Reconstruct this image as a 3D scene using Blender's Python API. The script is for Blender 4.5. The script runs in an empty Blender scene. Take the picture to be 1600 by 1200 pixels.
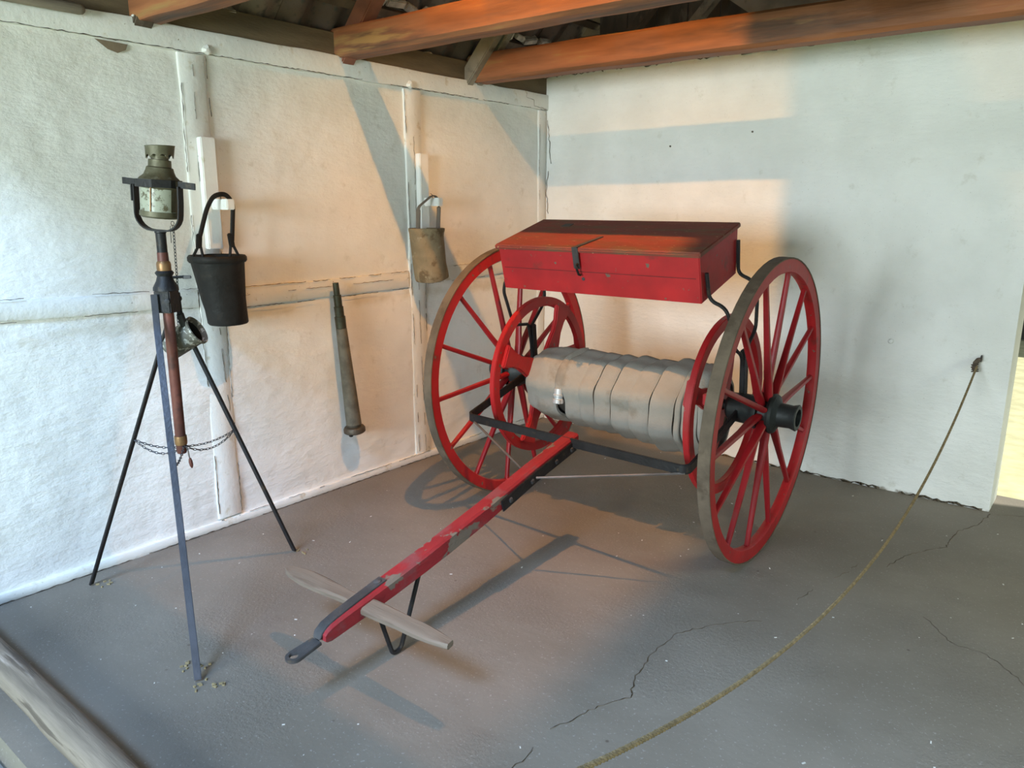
import bpy, bmesh, math, random
from mathutils import Vector, Matrix, noise
random.seed(7)
PI = math.pi
S = bpy.context.scene
COL = S.collection

# ------------------------------------------------------------------ camera
def cam_axes(yaw, pitch, roll):
    f = Vector((-math.sin(yaw), math.cos(yaw), 0)); r = Vector((math.cos(yaw), math.sin(yaw), 0)); u = Vector((0, 0, 1))
    F = f*math.cos(pitch) - u*math.sin(pitch); U = u*math.cos(pitch) + f*math.sin(pitch)
    return r*math.cos(roll) + U*math.sin(roll), U*math.cos(roll) - r*math.sin(roll), F
cd = bpy.data.cameras.new('camera'); cam = bpy.data.objects.new('camera', cd); COL.objects.link(cam)
cr, cu, cf = cam_axes(0.6784, 0.22736, 0.0034027)
mw = Matrix((cr, cu, -cf)).transposed().to_4x4(); mw.translation = (3.4428, -4.64496, 1.6)
cam.matrix_world = mw
cd.sensor_width = 36; cd.sensor_fit = 'HORIZONTAL'; cd.lens = 1198.94/1600*36; cd.clip_start = .02
S.camera = cam

# ------------------------------------------------------------------ world and light
S.view_settings.view_transform = 'Standard'; S.view_settings.look = 'None'
S.view_settings.gamma = 1; S.view_settings.use_curve_mapping = False
S.view_settings.exposure = 0.0
w = bpy.data.worlds.new('sky'); S.world = w; w.use_nodes = True
bg = w.node_tree.nodes['Background']; bg.inputs[0].default_value = (.56, .76, 1.0, 1); bg.inputs[1].default_value = .34
def area(name, loc, target, sx, sy, energy, col):
    d = bpy.data.lights.new(name, 'AREA'); d.shape = 'RECTANGLE'; d.size = sx; d.size_y = sy; d.energy = energy; d.color = col
    o = bpy.data.objects.new(name, d); COL.objects.link(o); o.location = loc
    o.rotation_euler = (Vector(target)-Vector(loc)).to_track_quat('-Z', 'Y').to_euler(); return o
area('doorway_daylight', (2.0, -8.4, 1.75), (1.6, 0, 1.2), 2.2, 1.4, 400, (.80, .94, .98))
area('doorway_skylight', (3.2, -9.0, 6.8), (.5, -2.6, 0), 2.2, 1.6, 1200, (.40, .64, 1.0))
area('side_opening_daylight', (6.4, -7.2, 1.7), (.3, -2.4, .5), 1.3, 1.4, 45, (.66, .84, 1.0))
area('aisle_floor_fill', (8.8, -2.4, 4.3), (3.2, -2.0, 0), 2.0, 1.6, 420, (.93, 1.0, .80))  # added fill that brightens and greens the floor on the right
area('far_opening_daylight', (6.2, -2.6, 1.7), (2.2, -.3, 1.2), 1.6, 1.6, 12, (.84, 1.0, .66))
sd = bpy.data.lights.new('sun', 'SUN'); sd.energy = 6.0; sd.angle = .01; sd.color = (1, .98, .86)
so = bpy.data.objects.new('sun', sd); COL.objects.link(so); so.rotation_euler = (math.radians(-18), math.radians(6), 0)
LAMP_1 = (1.90, -2.50, 3.72); LAMP_2 = (2.62, -2.50, 3.72)
for nm, L, e, tgt in (('lamp_light', LAMP_1, 400, (1.1, -1.0, 0)), ('second_lamp_light', LAMP_2, 45, (3.0, -1.2, 0))):
    d = bpy.data.lights.new(nm, 'SPOT'); d.energy = e; d.color = (1.0, .43, .08); d.shadow_soft_size = .02
    d.spot_size = math.radians(92 if e > 100 else 146); d.spot_blend = 1.0
    o = bpy.data.objects.new(nm, d); COL.objects.link(o); o.location = L
    o.rotation_euler = (Vector(tgt)-Vector(L)).to_track_quat('-Z', 'Y').to_euler()

# ------------------------------------------------------------------ materials
def nn(t, k, **kw):
    n = t.nodes.new(k)
    for a, b in kw.items():
        if a.startswith('i_'):
            n.inputs[a[2:].replace('_', ' ')].default_value = b
        else: setattr(n, a, b)
    return n
def mixc(t, fac, a, b, mode='MIX'):
    m = t.nodes.new('ShaderNodeMix'); m.data_type = 'RGBA'; m.blend_type = mode
    for s, v in ((m.inputs[0], fac), (m.inputs[6], a), (m.inputs[7], b)):
        if isinstance(v, bpy.types.NodeSocket): t.links.new(v, s)
        else: s.default_value = v if not isinstance(v, tuple) or len(v) == 4 else (*v, 1)
    return m.outputs[2]
def ramp(t, src, lo, hi):
    m = nn(t, 'ShaderNodeMapRange'); t.links.new(src, m.inputs[0]); m.inputs[1].default_value = lo; m.inputs[2].default_value = hi
    m.interpolation_type = 'SMOOTHSTEP'; return m.outputs[0]
def mth(t, op, a, b=None):
    m = nn(t, 'ShaderNodeMath', operation=op)
    for s, v in ((m.inputs[0], a), (m.inputs[1], b)):
        if v is None: continue
        if isinstance(v, bpy.types.NodeSocket): t.links.new(v, s)
        else: s.default_value = v
    return m.outputs[0]
def noise_tex(t, vec, sc, det=4, rough=.55):
    n = nn(t, 'ShaderNodeTexNoise'); n.inputs['Scale'].default_value = sc; n.inputs['Detail'].default_value = det
    n.inputs['Roughness'].default_value = rough; t.links.new(vec, n.inputs['Vector']); return n.outputs['Fac']
def base_mat(name):
    m = bpy.data.materials.new(name); m.use_nodes = True; t = m.node_tree
    b = t.nodes['Principled BSDF']; tc = nn(t, 'ShaderNodeTexCoord'); return m, t, b, tc.outputs['Object']
def MAT(name, col, rough=.6, metal=0, var=.15, vs=6, stretch=(1, 1, 1), col2=None, m2=(9, .55, .65), col3=None, m3=(30, .6, .66), bump=.15, bs=60, spec=.4):
    m, t, b, vec = base_mat(name)
    mp = nn(t, 'ShaderNodeMapping'); mp.inputs['Scale'].default_value = stretch; t.links.new(vec, mp.inputs[0]); v = mp.outputs[0]
    n = noise_tex(t, v, vs)
    c = mixc(t, ramp(t, n, .3, .7), tuple(x*(1-var) for x in col), tuple(min(1, x*(1+var)) for x in col))
    if col2: c = mixc(t, ramp(t, noise_tex(t, v, m2[0], 6, .6), m2[1], m2[2]), c, col2)
    if col3: c = mixc(t, ramp(t, noise_tex(t, v, m3[0], 5, .6), m3[1], m3[2]), c, col3)
    t.links.new(c, b.inputs['Base Color']); b.inputs['Roughness'].default_value = rough; b.inputs['Metallic'].default_value = metal
    b.inputs['Specular IOR Level'].default_value = spec
    if bump:
        bp = nn(t, 'ShaderNodeBump'); bp.inputs['Strength'].default_value = bump; bp.inputs['Distance'].default_value = .01
        t.links.new(noise_tex(t, v, bs, 6), bp.inputs['Height']); t.links.new(bp.outputs[0], b.inputs['Normal'])
    return m
def plaster_mat(name, band_tints=False):
    m, t, b, v = base_mat(name)
    n = noise_tex(t, v, 2.2, 5); n2 = noise_tex(t, v, 9, 6, .65); n3 = noise_tex(t, v, 45, 5, .6)
    c = mixc(t, ramp(t, n, .3, .7), (.70, .695, .665), (.80, .795, .77))
    c = mixc(t, mth(t, 'MULTIPLY', ramp(t, n2, .58, .72), .35), c, (.50, .47, .40))
    sp = noise_tex(t, v, 160, 2, .5)
    c = mixc(t, mth(t, 'MULTIPLY', ramp(t, sp, .70, .76), .5), c, (.30, .27, .22))
    sep = nn(t, 'ShaderNodeSeparateXYZ'); t.links.new(v, sep.inputs[0])
    z = sep.outputs[2]
    if band_tints:  # stains and ledge shade painted under the rail; yellower and darker near the top
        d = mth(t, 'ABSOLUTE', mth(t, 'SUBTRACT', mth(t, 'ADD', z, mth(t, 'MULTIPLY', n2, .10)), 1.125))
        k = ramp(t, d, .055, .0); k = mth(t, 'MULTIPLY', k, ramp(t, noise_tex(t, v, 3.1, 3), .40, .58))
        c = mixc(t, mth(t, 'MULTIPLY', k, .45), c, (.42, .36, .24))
        d2 = ramp(t, mth(t, 'ADD', z, mth(t, 'MULTIPLY', n2, .25)), 2.02, 2.36)
        c = mixc(t, mth(t, 'MULTIPLY', d2, .25), c, (.56, .53, .42))
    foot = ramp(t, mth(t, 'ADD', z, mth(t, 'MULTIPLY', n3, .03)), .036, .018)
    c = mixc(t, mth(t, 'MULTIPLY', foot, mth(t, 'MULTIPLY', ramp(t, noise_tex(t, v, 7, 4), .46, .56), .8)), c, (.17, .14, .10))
    t.links.new(c, b.inputs['Base Color']); b.inputs['Roughness'].default_value = .85; b.inputs['Specular IOR Level'].default_value = .2
    st = nn(t, 'ShaderNodeMapping'); st.inputs['Scale'].default_value = (1, 1, 2.6); t.links.new(v, st.inputs[0])
    h = mth(t, 'ADD', mth(t, 'MULTIPLY', noise_tex(t, st.outputs[0], 7, 8, .62), 1.0), mth(t, 'MULTIPLY', n3, .25))
    bp = nn(t, 'ShaderNodeBump'); bp.inputs['Strength'].default_value = .30; bp.inputs['Distance'].default_value = .03
    t.links.new(h, bp.inputs['Height']); t.links.new(bp.outputs[0], b.inputs['Normal'])
    return m
def floor_mat():
    m, t, b, v = base_mat('painted_concrete')
    n1 = noise_tex(t, v, 1.3, 5); n2 = noise_tex(t, v, 6, 6, .65); n3 = noise_tex(t, v, 90, 4, .6)
    c = mixc(t, ramp(t, n1, .3, .7), (.143, .124, .102), (.188, .165, .139))
    c = mixc(t, mth(t, 'MULTIPLY', ramp(t, n2, .56, .70), .35), c, (.165, .14, .115))
    c = mixc(t, mth(t, 'MULTIPLY', ramp(t, n3, .60, .68), .35), c, (.40, .39, .38))
    vo = nn(t, 'ShaderNodeTexVoronoi'); vo.inputs['Scale'].default_value = 15; t.links.new(v, vo.inputs['Vector'])
    sx = nn(t, 'ShaderNodeSeparateColor'); t.links.new(vo.outputs['Color'], sx.inputs[0])
    dot = mth(t, 'MULTIPLY', ramp(t, vo.outputs['Distance'], .07, .03), mth(t, 'GREATER_THAN', sx.outputs[0], .88))
    c = mixc(t, mth(t, 'MULTIPLY', dot, .75), c, (.72, .71, .68))
    dk = mth(t, 'MULTIPLY', ramp(t, vo.outputs['Distance'], .13, .04), mth(t, 'LESS_THAN', sx.outputs[1], .06))
    c = mixc(t, mth(t, 'MULTIPLY', dk, .75), c, (.07, .05, .04))
    t.links.new(c, b.inputs['Base Color']); b.inputs['Roughness'].default_value = .62; b.inputs['Specular IOR Level'].default_value = .35
    rg = ramp(t, noise_tex(t, v, 1.6, 3), .45, .60)
    h = mth(t, 'ADD', mth(t, 'MULTIPLY', mth(t, 'MULTIPLY', noise_tex(t, v, 70, 6, .7), rg), 1.0), mth(t, 'MULTIPLY', n2, .6))
    bp = nn(t, 'ShaderNodeBump'); bp.inputs['Strength'].default_value = .5; bp.inputs['Distance'].default_value = .012
    t.links.new(h, bp.inputs['Height']); t.links.new(bp.outputs[0], b.inputs['Normal'])
    return m
def tile_mat():
    m, t, b, v = base_mat('old_clay_tile')
    oi = nn(t, 'ShaderNodeObjectInfo')
    c = mixc(t, oi.outputs['Random'], (.085, .050, .038), (.19, .15, .12))
    c = mixc(t, ramp(t, noise_tex(t, v, 14, 5), .5, .7), c, (.05, .052, .045))
    t.links.new(c, b.inputs['Base Color']); b.inputs['Roughness'].default_value = .8
    bp = nn(t, 'ShaderNodeBump'); bp.inputs['Strength'].default_value = .4; bp.inputs['Distance'].default_value = .01
    t.links.new(noise_tex(t, v, 30, 5), bp.inputs['Height']); t.links.new(bp.outputs[0], b.inputs['Normal'])
    return m

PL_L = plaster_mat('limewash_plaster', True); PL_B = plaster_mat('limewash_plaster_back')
TIMBERW = MAT('whitewashed_timber', (.70, .695, .66), .8, var=.06, vs=3, stretch=(1, 1, 1), col2=(.55, .51, .42), m2=(12, .60, .72), col3=(.22, .19, .15), m3=(70, .68, .72), bump=.35, bs=25)
CRACK = MAT('dark_crack', (.13, .105, .08), .95, bump=0)
FLOOR = floor_mat()
BEAM = MAT('stained_beam_wood', (.235, .088, .036), .62, var=.38, vs=3.0, stretch=(.35, 4, 3), col2=(.09, .045, .028), m2=(2.2, .47, .66), col3=(.30, .17, .06), m3=(3.0, .58, .68), bump=.45, bs=10)
DARKWOOD = MAT('old_dark_wood', (.085, .06, .040), .8, var=.3, vs=8, stretch=(1, 1, .4), col2=(.16, .125, .09), m2=(7, .55, .68), bump=.35, bs=20)
GREYWOOD = MAT('grey_rafter_wood', (.24, .20, .15), .8, var=.25, vs=6, col2=(.10, .08, .06), m2=(8, .55, .7), bump=.4, bs=20)
REDWOOD = MAT('red_brown_rafter_wood', (.20, .075, .045), .7, var=.25, vs=6, bump=.3, bs=20)
TILE = tile_mat(); MORTAR = MAT('lime_mortar', (.42, .38, .33), .9, var=.3, vs=20, bump=.5, bs=60)
RED = MAT('red_paint', (.37, .012, .015), .50, var=.15, vs=5, col2=(.24, .020, .018), m2=(11, .57, .70), col3=(.13, .095, .07), m3=(26, .655, .68), bump=.12, bs=30)
REDSP = MAT('red_paint_spokes', (.31, .011, .016), .42, var=.14, vs=6, col2=(.22, .03, .028), m2=(9, .58, .72), bump=.12, bs=30)
REDWORN = MAT('worn_red_pole_paint', (.24, .014, .020), .55, var=.15, vs=4, stretch=(1.5, 1, 1.5), col2=(.20, .045, .05), m2=(6, .50, .64), col3=(.15, .125, .10), m3=(9, .57, .61), bump=.25, bs=30)
LIDRED = MAT('faded_red_lid_paint', (.20, .036, .024), .6, var=.15, vs=3, stretch=(1, 4, 1), col2=(.14, .065, .035), m2=(4, .47, .66), col3=(.42, .30, .16), m3=(30, .65, .70), bump=.2, bs=30)
TYRE = MAT('rusty_iron_tyre', (.125, .092, .064), .75, .1, var=.25, vs=9, col2=(.085, .06, .04), m2=(8, .56, .68), bump=.3, bs=50)
BLACK = MAT('black_painted_iron', (.014, .013, .014), .50, .0, var=.3, vs=12, col2=(.045, .032, .022), m2=(20, .60, .70), bump=.2, bs=70, spec=.3)
HUBM = MAT('black_hub_paint', (.016, .018, .018), .5, .1, var=.3, vs=10, bump=.2, bs=50)
GREYIRON = MAT('grey_iron', (.055, .052, .054), .55, .2, var=.25, vs=12, col2=(.11, .08, .055), m2=(14, .58, .70), bump=.25, bs=70)
RUSTROD = MAT('dull_rod_iron', (.16, .14, .13), .5, .5, var=.2, bump=.1)
REDTUBE = MAT('red_brown_oxide_tube', (.13, .042, .030), .5, .15, var=.25, vs=10, col2=(.075, .03, .024), m2=(12, .5, .65), bump=.12)
BRASSD = MAT('tarnished_brass', (.115, .105, .066), .52, .35, var=.25, vs=14, col2=(.07, .062, .036), m2=(15, .52, .68), col3=(.19, .19, .14), m3=(25, .62, .7), bump=.15, bs=50)
BRASSR = MAT('reddish_brass', (.22, .12, .055), .42, .6, var=.2, vs=18, bump=.15)
CLOTH = MAT('grey_hose_canvas', (.30, .28, .25), .92, var=.12, vs=5, col2=(.24, .21, .175), m2=(5, .52, .68), bump=.25, bs=160, spec=.15)
CLOTHD = MAT('gap_shade_canvas', (.045, .04, .035), .95, bump=.2, spec=.1)  # inner canvas painted near black for the shade between turns
ALU = MAT('dull_aluminium', (.52, .54, .56), .45, .35, var=.12, vs=30, bump=.1)
LEATH = MAT('black_leather', (.012, .011, .010), .62, var=.3, vs=9, col2=(.025, .02, .016), m2=(14, .55, .7), bump=.35, bs=35, spec=.25)
CANVAS = MAT('stained_tan_canvas', (.25, .19, .115), .9, var=.18, vs=7, col2=(.15, .105, .06), m2=(9, .52, .62), col3=(.33, .28, .19), m3=(13, .60, .68), bump=.3, bs=70, spec=.1)
STRAP = MAT('tan_strap', (.17, .13, .10), .8, bump=.2)
WORNWOOD = MAT('worn_handle_wood', (.150, .112, .084), .6, var=.15, vs=5, stretch=(.4, 4, 4), col2=(.10, .070, .050), m2=(6, .50, .64), bump=.2, bs=30)
LOGW = MAT('weathered_log', (.19, .155, .12), .65, var=.35, vs=7, stretch=(.25, 3, 3), col2=(.09, .07, .055), m2=(7, .52, .62), col3=(.34, .29, .25), m3=(6, .58, .68), bump=.6, bs=12)
WHITEP = MAT('white_gloss_paint', (.76, .755, .73), .45, var=.04, vs=8, col2=(.60, .58, .48), m2=(14, .6, .7), bump=.15)
ROPE = MAT('sisal_rope', (.215, .155, .078), .9, var=.25, vs=60, bump=.5, bs=200)
ROPED = MAT('dark_rope_knot', (.10, .075, .055), .9, var=.25, vs=60, bump=.5, bs=200)
GALV = MAT('spotted_galvanised', (.115, .105, .080), .6, .2, var=.2, vs=10, col2=(.42, .40, .34), m2=(45, .54, .60), bump=.15)
def glass_mat():
    m, t, b, v = base_mat('dirty_lantern_glass')
    n = noise_tex(t, v, 38, 6, .65)
    k = ramp(t, n, .50, .62)
    c = mixc(t, k, (.52, .54, .44), (.10, .085, .045)); t.links.new(c, b.inputs['Base Color'])
    b.inputs['Roughness'].default_value = .36
    tr = mth(t, 'SUBTRACT', .40, mth(t, 'MULTIPLY', k, .4)); t.links.new(tr, b.inputs['Transmission Weight'])
    return m
GLASS = glass_mat()

# ------------------------------------------------------------------ mesh helpers
class MB:
    def __init__(s): s.v = []; s.f = []
    def add(s, vs, fs):
        o = len(s.v); s.v += [tuple(x) for x in vs]; s.f += [tuple(i+o for i in f) for f in fs]; return s
    def box(s, c, d, rot=None, taper=1.0):
        c = Vector(c); R = rot or Matrix.Identity(3); h = [x/2 for x in d]
        P = []
        for z in (-1, 1):
            k = 1 if z < 0 else taper
            for x, y in ((-1, -1), (1, -1), (1, 1), (-1, 1)): P.append(c + R @ Vector((x*h[0]*k, y*h[1]*k, z*h[2])))
        return s.add(P, [(3, 2, 1, 0), (4, 5, 6, 7), (0, 1, 5, 4), (1, 2, 6, 5), (2, 3, 7, 6), (3, 0, 4, 7)])
    def prism(s, poly, a, b):
        """poly: list of (p,q); a, b functions mapping (p,q)->3d for both ends"""
        n = len(poly); P = [a(*q) for q in poly] + [b(*q) for q in poly]
        return s.add(P, [tuple(range(n-1, -1, -1)), tuple(range(n, 2*n))] + [(i, (i+1) % n, n+(i+1) % n, n+i) for i in range(n)])
    def sweep(s, pts, sec, up=(0, 0, 1), closed=False, scale=None, caps=True):
        """sweep a section [(u,v)] along pts; u along side, v along 'up'"""
        pts = [Vector(p) for p in pts]; n = len(pts); m = len(sec); up = Vector(up); P = []
        prev = None
        for i, p in enumerate(pts):
            if closed: d = pts[(i+1) % n] - pts[i-1]
            else: d = (pts[min(i+1, n-1)] - pts[max(i-1, 0)])
            d.normalize()
            side = d.cross(up)
            if side.length < .05:
                side = prev.copy() if prev is not None else d.orthogonal()
            side.normalize(); v = side.cross(d).normalized(); prev = side
            k = scale[i] if scale else 1
            for a, b in sec: P.append(p + side*a*k + v*b*k)
        F = []
        for i in range(n if closed else n-1):
            j = (i+1) % n
            for q in range(m): F.append((i*m+q, i*m+(q+1) % m, j*m+(q+1) % m, j*m+q))
        if not closed and caps: F += [tuple(range(m-1, -1, -1)), tuple(range((n-1)*m, n*m))]
        return s.add(P, F)
    def tube(s, pts, r, n=8, closed=False, scale=None, up=(.13, .21, 1)):
        return s.sweep(pts, [(r*math.cos(2*PI*k/n), r*math.sin(2*PI*k/n)) for k in range(n)], up, closed, scale)
    def lathe(s, prof, c=(0, 0, 0), axis=(0, 0, 1), n=24, fn=None):
        """prof [(r,h)]"""
        c = Vector(c); ax = Vector(axis).normalized(); a = ax.orthogonal().normalized(); b = ax.cross(a); P = []
        for r, h in prof:
            for k in range(n):
                t = 2*PI*k/n; rr, hh = (fn(r, h, t) if fn else (r, h))
                P.append(c + ax*hh + (a*math.cos(t) + b*math.sin(t))*rr)
        F = []
        for i in range(len(prof)-1):
            for k in range(n): F.append((i*n+k, i*n+(k+1) % n, (i+1)*n+(k+1) % n, (i+1)*n+k))
        if prof[0][0] > 1e-5: F.append(tuple(range(n-1, -1, -1)))
        if prof[-1][0] > 1e-5: F.append(tuple(range((len(prof)-1)*n, len(prof)*n)))
        return s.add(P, F)
    def build(s, name, mat, parent=None, bevel=0, smooth=35, kind=None, label=None, seg=2):
        me = bpy.data.meshes.new(name); me.from_pydata(s.v, [], s.f)
        bm = bmesh.new(); bm.from_mesh(me)
        bmesh.ops.remove_doubles(bm, verts=bm.verts, dist=1e-6)
        bmesh.ops.recalc_face_normals(bm, faces=bm.faces)
        if bevel:
            es = [e for e in bm.edges if len(e.link_faces) == 2 and e.calc_face_angle(0) > math.radians(30)]
            bmesh.ops.bevel(bm, geom=es, offset=bevel, segments=seg, affect='EDGES', clamp_overlap=True)
        for f in bm.faces: f.smooth = True
        a = math.radians(smooth)
        for e in bm.edges: e.smooth = not (len(e.link_faces) == 2 and e.calc_face_angle(0) > a)
        bm.to_mesh(me); bm.free()
        me.materials.append(mat)
        o = bpy.data.objects.new(name, me); COL.objects.link(o)
        if parent: o.parent = parent
        if kind: o['kind'] = kind
        if label: o['label'] = label
        return o
def arc(c, r, a0, a1, n, u, v):
    c = Vector(c); u = Vector(u); v = Vector(v)
    return [c + u*r*math.cos(a0+(a1-a0)*i/n) + v*r*math.sin(a0+(a1-a0)*i/n) for i in range(n+1)]
def smooth_path(pts, r, n=5):
    """round the corners of a polyline"""
    pts = [Vector(p) for p in pts]; out = [pts[0]]
    for i in range(1, len(pts)-1):
        a, b, c = pts[i-1], pts[i], pts[i+1]; d1 = (a-b); d2 = (c-b); k = min(r, d1.length*.45, d2.length*.45)
        p, q = b + d1.normalized()*k, b + d2.normalized()*k
        for j in range(n+1):
            t = j/n; out.append(p*(1-t)**2 + b*2*t*(1-t) + q*t*t)
    return out + [pts[-1]]
def rect(w_, h_): return [(-w_/2, -h_/2), (w_/2, -h_/2), (w_/2, h_/2), (-w_/2, h_/2)]
def thing(name, label, cat, loc=(0, 0, 0), rz=0, group=None):
    o = bpy.data.objects.new(name, None); COL.objects.link(o); o.location = loc; o.rotation_euler = (0, 0, rz)
    o.empty_display_size = .1
    tag(o, label, cat, group); return o
def tag(o, label, cat, group=None, kind=None):
    o['label'] = label; o['category'] = cat
    if group: o['group'] = group
    if kind: o['kind'] = kind
    return o
def struct(o, label=None):
    o['kind'] = 'structure'
    if label: o['label'] = label
    return o
def N(x, y, z, s): return noise.noise(Vector((x*s, y*s, z*s)))
def link_chain(mb, pts, L=.016, r=.0018, wd=.0042):
    """links along a polyline"""
    pts = [Vector(p) for p in pts]; total = sum((pts[i+1]-pts[i]).length for i in range(len(pts)-1)); n = max(2, int(total/(L*.78)))
    def at(s):
        for i in range(len(pts)-1):
            l = (pts[i+1]-pts[i]).length
            if s <= l or i == len(pts)-2: return pts[i] + (pts[i+1]-pts[i])*(s/l), (pts[i+1]-pts[i]).normalized()
            s -= l
    for k in range(n):
        p, d = at((k+.5)*total/n); side = d.cross(Vector((.3, .2, 1)) if abs(d.z) < .9 else Vector((1, .2, 0))).normalized()
        if k % 2: side = d.cross(side).normalized()
        loop = [p + d*(L/2)*math.cos(2*PI*j/8) + side*wd*math.sin(2*PI*j/8) for j in range(8)]
        mb.tube(loop, r, 4, closed=True, up=d.cross(side))
def crack_strip(pts, nrm, wmin=.0008, wmax=.003, jag=.004, step=.02, seed=0, gap=.0, off=.0):
    """a jagged dark fissure strip along a polyline"""
    rnd = random.Random(seed); mb = MB(); nrm = Vector(nrm); P = []
    pts = [Vector(p) for p in pts]
    for i in range(len(pts)-1):
        a, b = pts[i], pts[i+1]; k = max(1, int((b-a).length/step))
        for j in range(k): P.append(a.lerp(b, j/k))
    P.append(pts[-1])
    L = []
    for i, p in enumerate(P):
        d = (P[min(i+1, len(P)-1)] - P[max(i-1, 0)]).normalized(); s_ = d.cross(nrm).normalized()
        q = p + s_*rnd.uniform(-jag, jag) + nrm*off
        g = noise.noise(Vector((i*.13+seed*7.3, seed*1.7, 0)))
        wd = rnd.uniform(wmin, wmax)*(1 if g > gap-.5 else 0)
        L.append((q, s_, wd))
    for i in range(len(L)-1):
        (a, sa, wa), (b, sb, wb) = L[i], L[i+1]
        if wa == 0 or wb == 0: continue
        h = nrm*.0015
        q = [a-sa*wa, a+sa*wa, b+sb*wb, b-sb*wb]
        mb.add(q+[x-h for x in q], [(0, 1, 2, 3), (4, 7, 6, 5), (0, 4, 5, 1), (2, 6, 7, 3), (1, 5, 6, 2), (3, 7, 4, 0)])
    return mb

# ------------------------------------------------------------------ setting: floor
fl = MB(); nx, ny = 60, 70
def fz(x, y): return 0.0
xs = [-.6 + 9.1*i/nx for i in range(nx+1)]; ys = [-4.03 + 9.0*j/ny for j in range(ny+1)]
fl.add([(x, y, -.12) for x in (xs[0], xs[-1]) for y in (ys[0], ys[-1])], [])
fl.v = []
fl.box(((xs[0]+xs[-1])/2, (ys[0]+.32)/2, -.06), (xs[-1]-xs[0], .32-ys[0], .12))
floor = struct(fl.build('floor', FLOOR), 'grey painted concrete floor with speckles and cracks')
CR1 = [(3.02, -.03), (3.0, -.23), (2.93, -.4), (2.92, -.64), (2.8, -.84), (2.75, -1.05)]
CR2 = [(2.64, -1.1), (2.63, -1.21), (2.56, -1.48), (2.54, -1.62)]
CR3 = [(2.49, -1.88), (2.45, -1.91), (2.36, -2.01), (2.27, -2.17), (2.26, -2.29), (2.27, -2.43), (2.29, -2.53), (2.33, -2.63), (2.28, -2.72), (2.25, -2.83), (2.22, -2.93), (2.23, -3.01), (2.24, -3.1), (2.20, -3.3)]
CR4 = [(2.98, -1.43), (3.09, -1.56), (3.13, -1.58), (3.22, -1.58), (3.3, -1.65), (3.38, -1.75)]
CR5 = [(3.05, -.02), (3.3, .1), (3.6, .08)]
for i, (c, wd, g) in enumerate(((CR1, .0030, .1), (CR2, .002, .35), (CR3, .0028, .12), (CR4, .0018, .1), (CR5, .0035, 0))):
    crack_strip([(x, y, .0008) for x, y in c], (0, 0, 1), .0008, wd, .006, .018, i+3, g).build('crack', CRACK, floor)
ground = MB().box((2, -6.55, -.10), (14, 5.0, .04)).add([(x, y, z) for z in (-.08,) for x, y in ()], [])
gr = struct(MB().box((2.5, -19.06, -.12), (50, 30.0, .06)).build('ground', MAT('bare_yard_ground', (.30, .33, .13), .9, bump=.4)))
struct(MB().box((4, 15.17, -.05), (50, 29.7, .08)).build('ground', MAT('sunlit_yard_ground', (.46, .44, .28), .9, bump=.3)))

yw = struct(MB().box((6, 6.9, 1.7), (22, .3, 3.45)).build('wall_yard', MAT('pale_yard_wall', (.62, .60, .50), .9, var=.08, vs=2, col2=(.45, .42, .33), m2=(3, .55, .7), bump=.4)), 'pale wall across the sunlit yard')
MB().box((6, 6.72, .16), (22, .06, .30)).build('wall_plinth', MAT('dark_plinth', (.06, .06, .055), .9), yw)
MB().box((6, 6.9, 3.48), (22.4, .7, .12)).build('wall_coping', MAT('clay_coping', (.28, .12, .07), .8, bump=.4), yw, bevel=.02)

# ------------------------------------------------------------------ setting: plaster walls
def wall_grid(name, mat, O, U, V, Nrm, lu, lv, nu, nv, thick, disp, parent=None):
    O, U, V, Nrm = map(Vector, (O, U, V, Nrm)); mb = MB(); P = []
    for j in range(nv+1):
        for i in range(nu+1):
            u, v = lu*i/nu, lv*j/nv; p = O + U*u + V*v
            P.append(p + Nrm*disp(p))
    m = nu+1; F = [(j*m+i, j*m+i+1, (j+1)*m+i+1, (j+1)*m+i) for j in range(nv) for i in range(nu)]
    k = len(P); P += [O - Nrm*thick, O + U*lu - Nrm*thick, O + U*lu + V*lv - Nrm*thick, O + V*lv - Nrm*thick]
    F += [(k, k+3, k+2, k+1)]
    F += [tuple([k, k+1] + [i for i in range(nu, -1, -1)]), tuple([k+3] + [nv*m+i for i in range(nu+1)] + [k+2]),
          tuple([k] + [j*m for j in range(nv+1)] + [k+3]), tuple([k+1, k+2] + [j*m+nu for j in range(nv, -1, -1)])]
    mb.add(P, F); return mb.build(name, mat, parent, smooth=60)
def dl(p):
    y, z = p.y, p.z
    d = .007*N(0, y, z, 1.6) + .004*N(3, y, z, 5) + .0018*N(7, y, z, 16)
    d += .012*max(0, min(1, (1.11-z)/.05))*(.7+.6*N(1, y, z, 2.2)) * max(0, min(1, z/.5))
    return d - .004
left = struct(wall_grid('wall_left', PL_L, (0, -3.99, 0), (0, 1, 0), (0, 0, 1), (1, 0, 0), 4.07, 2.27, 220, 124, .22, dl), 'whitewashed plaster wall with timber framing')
def db(p):
    x, z = p.x, p.z
    d = .006*N(x, 0, z, 1.3) + .004*N(x, 2, z, 4.5) + .0015*N(x, 5, z, 15)
    return d - .002
back = struct(wall_grid('wall_back', PL_B, (-.02, 0, 0), (1, 0, 0), (0, 0, 1), (0, -1, 0), 3.032, 2.52, 170, 130, .27, db), 'whitewashed plaster back wall')
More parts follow.
